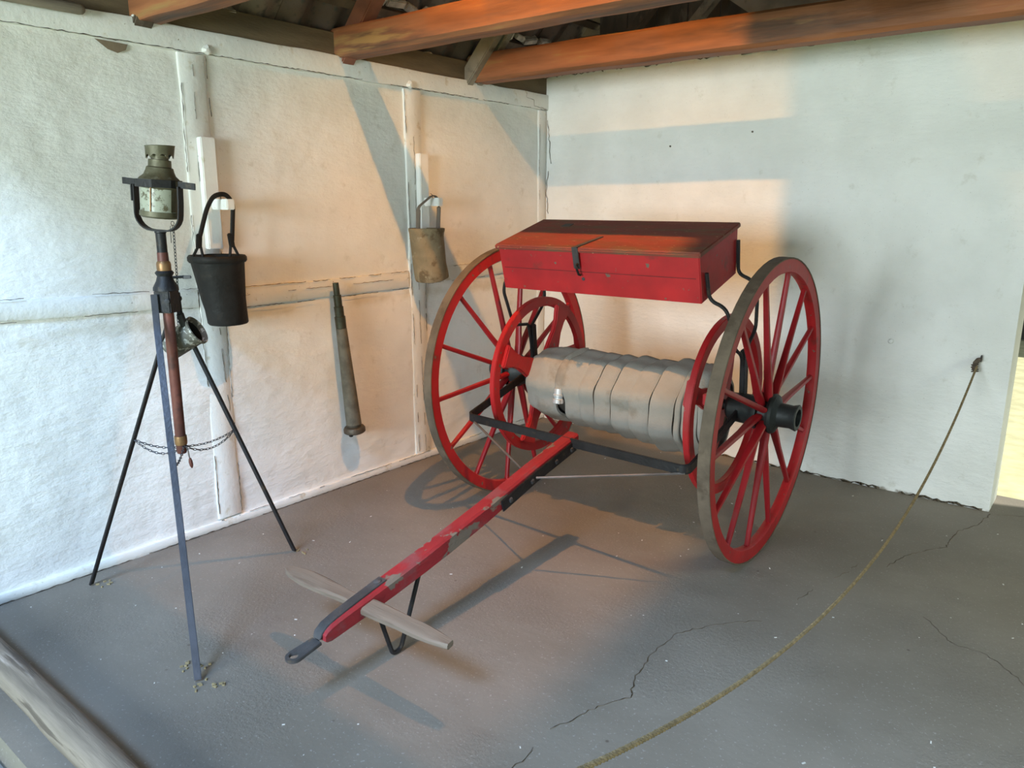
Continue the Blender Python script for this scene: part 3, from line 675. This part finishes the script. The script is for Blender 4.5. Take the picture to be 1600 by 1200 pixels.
# ------------------------------------------------------------------ hose on the reel
HOSE = thing('fire_hose', 'grey canvas fire hose wound in flat turns on the red reel', 'hose', (1.508, -1.315, 0), .017)
def turn(xa, xb, r, slant, ph, tilt, seed, zc=.675, yc=-.005, sag=.02, mat=CLOTH, cut=0, cutl=0):
    '''one flat turn of hose between xa and xb'''
    n_ = 80; P = []; sec = 8; wd = xb-xa
    for k in range(n_):
        t = 2*PI*k/n_; d = Vector((0, math.cos(t), math.sin(t)))
        s_ = slant*(math.cos(t-ph)+1)
        dt = (t-math.radians(200)); lens = math.exp(-(dt/.62)**2)
        e0 = xa + s_ + cutl*lens; e1 = xb + s_ - cut*lens
        rr = r + .006*N(math.cos(t)*1.2, math.sin(t)*1.2, seed, 1.5) + .0055*math.cos(8*t+.6+seed*.15) + sag*max(0, -math.sin(t))**2
        for i in range(sec):
            u = i/(sec-1); P.append(Vector((e0+(e1-e0)*u, yc, zc)) + d*(rr + tilt*(.5-u) - .006*(abs(2*u-1)**6)))
        for i in range(sec):
            u = 1-i/(sec-1); P.append(Vector((e0+(e1-e0)*u, yc, zc)) + d*(rr + tilt*(.5-u) - .020))
    m = 2*sec; F = [(k*m+q, k*m+(q+1) % m, ((k+1) % n_)*m+(q+1) % m, ((k+1) % n_)*m+q) for k in range(n_) for q in range(m)]
    return MB().add(P, F).build('hose_turn', mat, HOSE, smooth=50)
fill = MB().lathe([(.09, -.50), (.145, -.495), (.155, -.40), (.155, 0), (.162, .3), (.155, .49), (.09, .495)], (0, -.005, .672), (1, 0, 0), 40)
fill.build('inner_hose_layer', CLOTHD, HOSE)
turn(-.515, -.400, .178, .0, .5, -.022, 1, sag=.012)
turn(-.432, -.304, .186, .018, .5, .006, 2, sag=.014, cut=.018)
turn(-.290, -.160, .190, .026, .5, .010, 3, sag=.018, cutl=.036)
turn(-.170, -.088, .188, .030, .5, .006, 4)
turn(-.074, .008, .191, .034, .5, .016, 5)
turn(.021, .130, .193, .034, .6, .020, 6, sag=.024)
turn(.118, .221, .194, .034, .6, .006, 7, sag=.030)
turn(.236, .348, .204, .034, .7, .022, 8, sag=.036)
turn(.361, .388, .201, .020, .8, .008, 9, sag=.038)
turn(.399, .470, .198, .012, .9, .012, 10, sag=.038)
turn(.476, .505, .185, .0, .9, .010, 11, sag=.038)

# end flap curving down to the coupling
P = []; path = []
for i in range(15):
    t = math.radians(86 + i*6.6); rr = .190 - .012*(i/14)**2; x = -.235 - .055*math.sin(min(1, i/11)*PI/2)
    path.append((x, -.005 + rr*math.cos(t), .675 + rr*math.sin(t)))
MB().sweep(path, [(.034*math.cos(a)*1.0, .011*math.sin(a)) for a in [2*PI*k/12 for k in range(12)]], up=(0, -1, .2), scale=[.55, .6, .7, .75, .8, .85, .85, .85, .85, .84, .84, .82, .82, .82, .82]).build('hose_end', CLOTH, HOSE)
e = Vector(path[-1]); d = (Vector(path[-1])-Vector(path[-3])).normalized()
MB().lathe([(0, -.010), (.024, -.010), (.026, .0), (.026, .020), (.029, .022), (.029, .030), (.025, .032), (.025, .044), (.030, .046), (.030, .066), (.024, .068), (0, .068)], e, d, 20).build('coupling', ALU, HOSE, label='bright metal coupling at the hose end')
MB().box(e + d*.055 + Vector((.02, -.024, 0)), (.012, .012, .02)).build('coupling_lug', ALU, HOSE, bevel=.002)

# ------------------------------------------------------------------ tripod with lantern
TX, TY = .592, -3.200
TRI = thing('tripod_stand', 'black iron tripod with red-brown centre tube beside the white wall', 'tripod', (TX, TY, 0))
def tp(x, y, z): return (x-TX, y-TY, z)
lean = lambda z: (.003*(z-1.0), 0)
MB().lathe([(0, .640), (.017, .640), (.020, .650), (.020, 1.30), (.0, 1.30)], (0, 0, 0), (0, 0, 1), 16).build('centre_tube', REDTUBE, TRI)
MB().lathe([(0, .676), (.023, .676), (.024, .684), (.024, .704), (.023, .712), (0, .712)], (0, 0, 0), (0, 0, 1), 16).build('tube_collar', BRASSR, TRI)
head = MB(); Rz = Matrix.Rotation(.5, 3, 'Z')
head.box((0, 0, 1.245), (.066, .066, .085), Rz)
hd = head.build('tripod_head', BLACK, TRI, bevel=.004)
MB().lathe([(.046, 1.286), (.045, 1.298), (.032, 1.322), (.027, 1.340), (.030, 1.344), (.034, 1.352), (.028, 1.360), (.0, 1.362)], (0, 0, 0), (0, 0, 1), 20).build('head_cap', BLACK, TRI)
MB().lathe([(0, 1.358), (.025, 1.358), (.026, 1.366), (.026, 1.384), (.024, 1.392), (.021, 1.396), (0, 1.396)], (0, 0, 0), (0, 0, 1), 18).build('brass_collar', BRASSR, TRI)
MB().lathe([(0, 1.39), (.0205, 1.39), (.0195, 1.428), (0, 1.428)], (0, 0, 0), (0, 0, 1), 16).build('upper_tube', REDTUBE, TRI)
MB().lathe([(0, 1.425), (.0185, 1.425), (.0185, 1.498), (.021, 1.500), (.021, 1.506), (0, 1.506)], (0, 0, 0), (0, 0, 1), 16).build('upper_stem', BLACK, TRI)
MB().tube([(.025, .02, 1.335), (.055, .045, 1.337)], .006, 6).build('clamp_screw', BLACK, TRI)
MB().box((.064, .052, 1.336), (.036, .007, .014), Matrix.Rotation(.68, 3, 'Z')).build('clamp_wing', GREYIRON, TRI, bevel=.003)
cd_ = Vector((cr.x, cr.y, 0)).normalized(); cf_ = Vector((cf.x, cf.y, 0)).normalized()
feet = [(.132, -3.424), (1.131, -3.495), (.527, -2.669)]
for i, (fx_, fy_) in enumerate(feet):
    d = Vector((fx_-TX, fy_-TY, 0)).normalized()
    top = [d*.046 + Vector((0, 0, 1.275)), d*.048 + Vector((0, 0, 1.20)), d*.058+Vector((0, 0, 1.15))]
    foot = Vector((fx_-TX, fy_-TY, .006))
    off_ = (cd_*.030 + cf_*.030, cd_*-.046, Vector((0, 0, 0)))[i]
    if i < 2: top = [q_ + off_ for q_ in top]
    path = smooth_path([*top, foot], .06, 4)
    MB().sweep(path, rect(.024, .010) if i else rect(.022, .009), up=d).build('tripod_leg', BLACK if i != 1 else MAT('blue_grey_iron', (.055, .056, .068), .4, .35, var=.2, bump=.15), TRI, bevel=.0015, label=['leg next to the wall corner side', None, None][i] if False else None)  # the second leg is bluer and lighter than the others
    MB().lathe([(0, 0), (.010, 0), (.010, .008), (0, .010)], d*.050 + Vector((0, 0, 1.25)), d, 6).build('leg_bolt', GREYIRON, TRI)
    if i == 2:
        MB().tube([d*.049 + Vector((0, 0, 1.19)), d*.070 + Vector((0, 0, 1.12)), d*.088+Vector((0, 0, 1.06))], .014, 8).build('leg_socket', BLACK, TRI)
# spreader chains
ch = MB()
mid = Vector((.02, .0, .672))
for i, (fx_, fy_) in enumerate(feet):
    d = Vector((fx_-TX, fy_-TY, 0)); a = (Vector((.055*d.normalized().x, .055*d.normalized().y, 1.16)) + (cd_*.030 + cf_*.030, cd_*-.046, Vector((0, 0, 0)))[i]).lerp(Vector((d.x, d.y, 0)), .42)
    for sg in (.018, .045):
        c = [a.lerp(mid, t) - Vector((0, 0, sg*4*t*(1-t))) for t in [k/10 for k in range(11)]]
        if sg > .02 and i == 1: continue
        link_chain(ch, c, .020, .0017, .0042)
ch.build('spreader_chain', GREYIRON, TRI)
MB().tube([(.028, .005, .672), (.034, .008, .655), (.036, .010, .625)], .0028, 5).build('chain_hook', RUSTROD, TRI)
MB().lathe([(0, 0), (.005, .004), (.008, .018), (.007, .034), (.003, .044), (0, .045)], (.038, .010, .626), (.05, .1, -1), 10).build('toggle', REDTUBE, TRI)
# yoke: U of flat iron with cross ring band
cd_ = Vector((cr.x, cr.y, 0)).normalized(); cf_ = Vector((cf.x, cf.y, 0)).normalized()
roll = math.radians(-3.2); uu_ = cd_*.97 - cf_*.243; ff_ = cf_*.97 + cd_*.243; ax_ = uu_*math.cos(roll) + Vector((0, 0, 1))*math.sin(roll); az_ = Vector((0, 0, 1))*math.cos(roll) - uu_*math.sin(roll)
yc_ = Vector((.004, .0, 1.506))
def yk(u, v, w_=0): return yc_ + ax_*u*1.15 + az_*v + ff_*w_
upath = [yk(-.086, .165)] + [yk(-.086, .085)] + [yk(-.086+.060*(1-math.cos(t)), .062-.060*math.sin(t)*1.0) for t in [PI/2*k/6 for k in range(7)]] + [yk(.076-.055*(1-math.cos(PI/2-t)), .062-.060*math.sin(PI/2-t)) for t in [PI/2*k/6 for k in range(7)]] + [yk(.078, .10), yk(.078, .165)]
def flat_band(path, wd, th_, wdir):
    """flat iron band: width along wdir"""
    path = [Vector(p) for p in path]; P = []
    for i, p in enumerate(path):
        d = (path[min(i+1, len(path)-1)]-path[max(i-1, 0)]).normalized(); nrm = d.cross(wdir).normalized()
        for a, b in ((-1, -1), (1, -1), (1, 1), (-1, 1)): P.append(p + wdir*a*wd/2 + nrm*b*th_/2)
    n = len(path); F = [(i*4+q, i*4+(q+1) % 4, (i+1)*4+(q+1) % 4, (i+1)*4+q) for i in range(n-1) for q in range(4)] + [(3, 2, 1, 0), ((n-1)*4, (n-1)*4+1, (n-1)*4+2, (n-1)*4+3)]
    return MB().add(P, F)
wdir = ff_.normalized()
flat_band(upath, .030, .006, wdir).build('yoke', BLACK, TRI, bevel=.001)
# horizontal ring that carries the lantern, with two ears
LC = yk(0, .172)
ringp = [LC + ax_*.084*math.cos(t) + ff_*.084*math.sin(t) for t in [2*PI*k/8 + PI/8 for k in range(8)]]
P = []; n = 8
for k in range(8):
    o_ = ringp[k]-LC
    for s_, v in ((1, -.014), (1, .014), (.95, .014), (.95, -.014)): P.append(LC + o_*s_ + az_*v)
F = [(k*4+q, k*4+(q+1) % 4, ((k+1) % 8)*4+(q+1) % 4, ((k+1) % 8)*4+q) for k in range(8) for q in range(4)]
MB().add(P, F).build('lantern_ring', BLACK, TRI, smooth=20)
flat_band([yk(-.134, .176), yk(-.072, .172)], .024, .006, az_).build('ring_ear', BLACK, TRI, bevel=.001)
flat_band([yk(.072, .172), yk(.134, .168)], .024, .006, az_).build('ring_ear', BLACK, TRI, bevel=.001)
flat_band([yk(-.092, .165), yk(-.092, .105)], .036, .006, ff_).build('yoke_clip', BLACK, TRI, bevel=.001)
MB().tube(arc(yk(.045, .032), .007, -.6, 4.6, 8, ax_, az_) + [yk(.036, .02), yk(.037, -.04)], .0014, 5).build('split_pin', GREYIRON, TRI)

# lantern
LAN = thing('signal_lantern', 'tarnished brass lantern with dirty glass in the tripod yoke', 'lantern', Vector((TX, TY, 0)) + LC)
o_ = Vector((.004, .003, 0))
az2 = (az_ + cd_*.05).normalized()
def LB(prof, n=28, fn=None): return MB().lathe(prof, o_, az2, n, fn)
LB([(.0, -.122), (.060, -.124), (.069, -.118), (.069, -.100), (.0, -.100)]).build('lantern_base', BRASSD, LAN)
LB([(.066, -.102), (.066, -.018), (.064, -.018), (.064, -.102), (.066, -.102)][:4], 28).build('glass_globe', GLASS, LAN)
# closed brass half at the back/side
P = []; n = 16; a0, a1 = -.55, 2.9
for i in range(n+1):
    t = a0 + (a1-a0)*i/n; d = cd_*math.cos(t) + cf_*math.sin(t)
    for r, h in ((.0675, -.105), (.0675, -.012), (.0660, -.012), (.0660, -.105)): P.append(o_ + d*r + az2*h)
F = [(i*4+q, i*4+(q+1) % 4, (i+1)*4+(q+1) % 4, (i+1)*4+q) for i in range(n) for q in range(4)] + [(3, 2, 1, 0), (n*4, n*4+1, n*4+2, n*4+3)]
MB().add(P, F).build('lantern_back', BRASSD, LAN)
for t in (-1.62, ):
    d = cd_*math.cos(t) + cf_*math.sin(t); MB().tube([o_ + d*.0685 + az2*-.10, o_ + d*.0685 + az2*-.015], .0022, 6).build('glass_guard', BRASSR, LAN)
MB().lathe([(0, -.099), (.012, -.099), (.012, -.06), (.004, -.056), (.0, -.056)], o_, az2, 12).build('burner', BRASSD, LAN)
LB([(.060, -.020), (.074, -.014), (.073, .014), (.066, .020), (.055, .030), (.049, .044), (.046, .056), (.040, .060), (.0385, .084), (.030, .085), (.030, .10), (.0, .10)]).build('lantern_shoulder', BRASSD, LAN)
# crown chimney with scalloped lower edge
P = []; n = 90
for i in range(n):
    t = 2*PI*i/n; d = cd_*math.cos(t) + cf_*math.sin(t); sc = .014*abs(math.sin(t*5))**.7
    for r, h in ((.0480, .088+sc), (.0505, .131), (.0525, .133), (.0490, .131), (.0465, .088+sc)): P.append(o_ + d*r + az2*h)
F = [(i*5+q, i*5+(q+1) % 5, ((i+1) % n)*5+(q+1) % 5, ((i+1) % n)*5+q) for i in range(n) for q in range(5)]
MB().add(P, F).build('chimney_crown', BRASSD, LAN)

# hanging can on its chain
CC = Vector((.475, -2.98, 1.085))   # centre of the can, world
def onray(u, v, dist_y):            # unused placement helper kept simple
    return None
CAN = thing('hanging_can', 'spotted metal can hanging by a thin chain behind the tripod tube', 'can', (0, 0, 0))
cax = (cd_*.85 + Vector((0, 0, .50)) - cf_*.02).normalized()
can_c = Vector((TX, TY, 1.085)) + cd_*.008 + cf_*.085; KC = 1.22
MB().lathe([(r_*KC, h_*KC*1.1) for r_, h_ in [(0, -.050), (.040, -.050), (.044, -.046), (.044, .046), (.049, .048), (.049, .054), (.045, .056), (.041, .050), (.040, -.040), (0, -.040)]], can_c, cax, 26).build('can_body', GALV, CAN)
MB().lathe([(r_*KC, h_*KC*1.1) for r_, h_ in [(0, .0), (.0405, .0), (.0405, .040), (.0400, .040), (.0395, .004), (0, .003)]], can_c, cax, 20).build('can_inside', MAT('dark_can_inside', (.012, .011, .010), .8, bump=0), CAN)
chn = MB(); top = Vector((TX, TY, 0)) + yk(.047, .024); low = can_c + Vector((0, 0, .056)) + cd_*-.012
link_chain(chn, [top, top.lerp(low, .5) + cd_*.004 + Vector((0, 0, -.01)), low], .0165, .0017, .0045)
chn.build('can_chain', GREYIRON, CAN)

# ------------------------------------------------------------------ wall pegs with fire buckets
def wall_peg(y, z1, z0, lean_, pegz, peglen, label):
    t = thing('wall_peg', label, 'peg', (0, y, z0), 0, 'wall pegs')
    MB().box((.030, 0, (z1-z0)/2), (.040, .072, z1-z0), Matrix.Rotation(lean_, 3, 'X')).build('backing_board', WHITEP, t, bevel=.004)
    MB().box((.045+peglen/2, .012, pegz-z0), (peglen, .040, .048)).build('peg_arm', WHITEP, t, bevel=.004)
    MB().tube([(.10, .01, pegz-z0+.022), (.105, .008, pegz-z0+.040), (.100, -.004, pegz-z0+.048)], .0022, 5).build('nail', BLACK, t)
    return t
wall_peg(-2.66, 1.905, 1.40, .0, 1.605, .135, 'white wooden wall peg carrying the black leather bucket')
wall_peg(-1.275, 1.905, 1.42, .0, 1.625, .125, 'white wooden wall peg carrying the tan canvas bucket')
# black leather bucket
BK = thing('leather_bucket', 'black leather fire bucket hanging by its strap on the wall peg', 'bucket', (.135, -2.715, 1.055), 0, 'fire buckets')
def wob(r, h, t): return (r*(1 + .03*math.sin(3*t+h*20) + .012*math.sin(7*t)), h)
B_H = .300
prof = [(0, .0), (.086, .0), (.092, .008), (.093, .07), (.098, .12), (.118, B_H-.01), (.124, B_H-.010), (.130, B_H-.002), (.130, B_H+.014), (.124, B_H+.022), (.115, B_H+.018), (.110, B_H), (.088, .03), (0, .03)]
mb = MB(); mb.lathe(prof, (0, 0, 0), (.0, 0, 1), 32, wob)
mb.v = [(x, y + .030*(1-z/B_H), z) for x, y, z in mb.v]
mb.build('bucket_body', LEATH, BK, smooth=50)
for s_ in (-1, 1):
    yy = s_*.095
    MB().tube([(.0, yy-.028, B_H+.006), (.0, yy*.86-.006, B_H+.062)], .0065, 6).build('handle_lug', LEATH, BK)
    MB().tube([(.0, yy+.026-.004*s_, B_H+.006), (.0, yy*.86+.008, B_H+.062)], .0065, 6).build('handle_lug', LEATH, BK)
    MB().sweep([(0, yy*.88, B_H+.055), (0, yy*.80, B_H+.12)], rect(.016, .026), up=(0, 1, .2)).build('strap_keeper', LEATH, BK, bevel=.004)
hz = 1.605+.034-1.055
MB().sweep(smooth_path([(0, -.080, B_H+.09), (0, -.050, B_H+.185), (0, .030, hz+.012), (0, .075, hz+.008), (0, .112, hz-.055), (0, .082, B_H+.09)] if False else [(0, -.082, B_H+.085), (0, -.028, hz-.05), (0, .010, hz+.006), (0, .072, hz+.014), (0, .105, hz-.03), (0, .085, B_H+.085)], .05, 6), [(.011*math.cos(a), .008*math.sin(a)) for a in [2*PI*k/10 for k in range(10)]], up=(1, 0, 0)).build('bucket_strap', LEATH, BK)
# tan canvas bucket
BC = thing('canvas_bucket', 'stained tan canvas fire bucket hanging by its strap on the wall peg', 'bucket', (.125, -1.345, 1.165), 0, 'fire buckets')
H2 = .300
prof = [(0, .0), (.092, .0), (.097, .010), (.099, .05), (.098, .12), (.100, .2), (.106, H2-.02), (.110, H2-.008), (.110, H2+.006), (.104, H2+.008), (.100, H2), (.090, .02), (0, .02)]
mb = MB(); mb.lathe(prof, (0, 0, 0), (0, 0, 1), 32, lambda r, h, t: (r*(1 + .05*math.sin(2*t+h*16+1) + .025*math.sin(5*t+h*22)), h))
mb.v = [(x, y + .042*(1-z/H2)**2 - .02*(z < .05)*0, z + .012*math.sin(y*18)*(z < .02)) for x, y, z in mb.v]
mb.build('bucket_body', CANVAS, BC, smooth=50)
hz = 1.625+.030-1.165
MB().sweep(smooth_path([(.01, -.078, H2-.02), (.01, -.072, hz-.06), (.0, .05, hz+.006), (.0, .088, hz+.004), (.0, .110, hz-.05), (.01, .088, H2-.02)], .02, 5), [(.013*math.cos(a), .004*math.sin(a)) for a in [2*PI*k/8 for k in range(8)]], up=(0, 0, 1)).build('bucket_strap', STRAP, BC)

# ------------------------------------------------------------------ branch pipe (hose nozzle) on the wall
A = Vector((.062, -1.985, 1.192)); B = Vector((.078, -1.912, .352)); ax = (B-A); LN = ax.length; ax.normalize()
NZ = thing('branch_pipe', 'long dark brass fire hose branch pipe fixed slanting on the wall', 'nozzle', A)
MB().lathe([(0, 0), (.0165, 0), (.017, .066), (.022, .068), (.0215, .130), (.026, .132), (.0255, .185), (.030, .187), (.0295, .252), (0, .252)], (0, 0, 0), ax, 20).build('nozzle_tip', MAT('dark_green_brass', (.050, .052, .036), .45, .5, var=.25, vs=20, bump=.15), NZ)
pr = [(0, .250)]
nr = 46
for i in range(nr+1):
    h = .252 + (LN-.29)*i/nr; r = .029 + .014*(i/nr); pr += [(r, h), (r+.0016, h+(LN-.29)/nr*.5)]
pr += [(.040, LN-.035), (0, LN-.035)]
MB().lathe(pr, (0, 0, 0), ax, 20, lambda r, h, t: (r, h + .002*t/(2*PI))).build('nozzle_barrel', MAT('corded_grey_barrel', (.115, .105, .08), .7, .1, var=.25, vs=18, bump=.3, bs=90), NZ)
MB().lathe([(0, LN-.045), (.038, LN-.045), (.038, LN-.016), (.055, LN-.014), (.062, LN-.004), (.062, LN+.016), (.055, LN+.022), (0, LN+.022)], (0, 0, 0), ax, 26).build('nozzle_coupling', MAT('dark_coupling_brass', (.075, .062, .045), .5, .45, bump=.2), NZ)
MB().box(ax*(LN+.022) + Vector((.02, -.045, 0)), (.02, .02, .024)).build('coupling_lug', BLACK, NZ, bevel=.003)

# ------------------------------------------------------------------ rope barrier
RP = thing('barrier_rope', 'thin tan rope strung from the back wall, sagging across the opening', 'rope', (2.868, 0, 0))
def rope_z(s_): # s along -y
    return .390 + .112*(math.cosh((s_-1.78)/.92*.9)-1)*.86 if False else None
pts_ = [(.0, .80), (.11, .762), (.76, .585), (1.26, .452), (1.68, .395), (2.07, .392), (2.45, .420), (2.7, .452), (2.99, .508), (3.26, .570), (3.49, .632), (3.67, .690), (3.93, .78)]
import bisect
def cat(s_):
    return .386 + .1285*(s_-1.84)**2 if s_ < 1.84 else .386 + .0925*(s_-1.84)**2
path = [(0, -s_, cat(s_)) for s_ in [.06 + 4.36*i/100 for i in range(101)]]
rp = MB(); 
for k in range(3):
    P = []
    for i in range(len(path)*6-5):
        s_ = .06 + 4.36*i/(len(path)*6-6); a = s_*190 + 2*PI*k/3
        P.append((.0030*math.cos(a), -s_, cat(s_) + .0030*math.sin(a)))
    rp.tube(P, .0034, 5, up=(0, 0, 1))
rp.build('rope_strand', ROPE, RP, smooth=60, kind='stuff')
kn = MB().tube([(.008, -.018, .828), (.0, -.040, .826), (-.010, -.048, .808), (-.013, -.055, .785), (-.006, -.060, .770)], .012, 8, scale=[.7, 1, 1.1, 1.05, .9])
for z in (.80, .788, .776, .765): kn.tube(arc((-.011+.004*(z < .78), -.054, z), .0145, 0, 2*PI, 10, (1, 0, .2), (0, 1, -.2))[:-1], .0035, 5, closed=True)
kn.build('rope_knot', ROPED, RP)
HK = MB().tube(arc((.010, -.020, .830), .016, 0, 2*PI, 12, (0, 1, 0), (0, 0, 1))[:-1], .0035, 6, closed=True)
hk = tag(HK.build('wall_hook', GREYIRON), 'small iron eye in the back wall holding the rope knot', 'hook'); hk.location = (2.868, 0, 0)
# post outside the frame to which the rope runs
pp = thing('barrier_post', 'round wooden barrier post at the near end of the rope', 'post', (2.868, -4.47, -.0))
MB().lathe([(.055, -.10), (.052, 1.10), (.045, 1.12), (0, 1.125)], (0, 0, .0), (0, 0, 1), 16).build('post_shaft', LOGW, pp)

# ------------------------------------------------------------------ sill log at the opening
n = 60; P = []; sg = 20
for i in range(n+1):
    x = -.05 + 2.55*i/n; rr = .052 + .004*N(x, 0, 0, 3)
    for k in range(sg):
        t = 2*PI*k/sg; r2 = rr*(1 + .04*N(x*1.3, math.cos(t), math.sin(t), 2)); P.append((x, -3.905 + r2*math.cos(t), .052 + r2*math.sin(t)))
F = [(i*sg+k, i*sg+(k+1) % sg, (i+1)*sg+(k+1) % sg, (i+1)*sg+k) for i in range(n) for k in range(sg)] + [tuple(range(sg-1, -1, -1)), tuple(range(n*sg, n*sg+sg))]
lg = MB().add(P, F).build('sill_log', LOGW, smooth=60)
tag(lg, 'weathered round log lying along the edge of the floor', 'log')
# pole stored on top of the wall
sp_ = MB().tube([(.055, -3.75+.62*i/10, 2.352-.0*i) for i in range(9)] + [(.055, -3.168, 2.352), (.055, -3.155, 2.352), (.055, -3.148, 2.352)], .021, 12, scale=[1]*9 + [1, .85, .5])
spo = sp_.build('wooden_pole', MAT('dusty_pole_wood', (.20, .165, .125), .8, var=.3, vs=5, stretch=(3, .4, 3), bump=.3)); tag(spo, 'dusty round-ended wooden pole lying along the wall plate', 'pole')

# ------------------------------------------------------------------ small litter on the floor
rnd = random.Random(11); fb = MB()
def onfloor_bits():
    for k in range(70):
        x, y = rnd.uniform(.2, 3.6), rnd.uniform(-3.7, -.2)
        s_ = rnd.uniform(.002, .0045)
        fb.box((x, y, s_*.3), (s_*rnd.uniform(1, 3), s_, s_*.6), Matrix.Rotation(rnd.uniform(0, 3), 3, 'Z'))
onfloor_bits()
tag(fb.build('floor_litter', MAT('pale_plaster_crumbs', (.50, .48, .45), .9, bump=0)), 'small pale plaster crumbs scattered on the floor', 'crumbs', kind='stuff')
DK = MB()
for (x, y) in ((1.05, -3.44), (1.02, -3.47), (.16, -3.38), (.56, -2.63), (1.17, -3.50), (1.19, -3.47)):
    for j in range(6): DK.box((x+rnd.uniform(-.03, .03), y+rnd.uniform(-.03, .03), .003), (rnd.uniform(.004, .016), .006, .006), Matrix.Rotation(rnd.uniform(0, 3), 3, 'Z'))
tag(DK.build('feet_rubble', MAT('yellowish_grit', (.25, .20, .11), .9, bump=0)), 'yellowish grit broken out of the floor at the tripod feet', 'grit', kind='stuff')
for k, (x, y, a) in enumerate(((.62, -3.78, .2), (.0, 0, 0))):
    pass
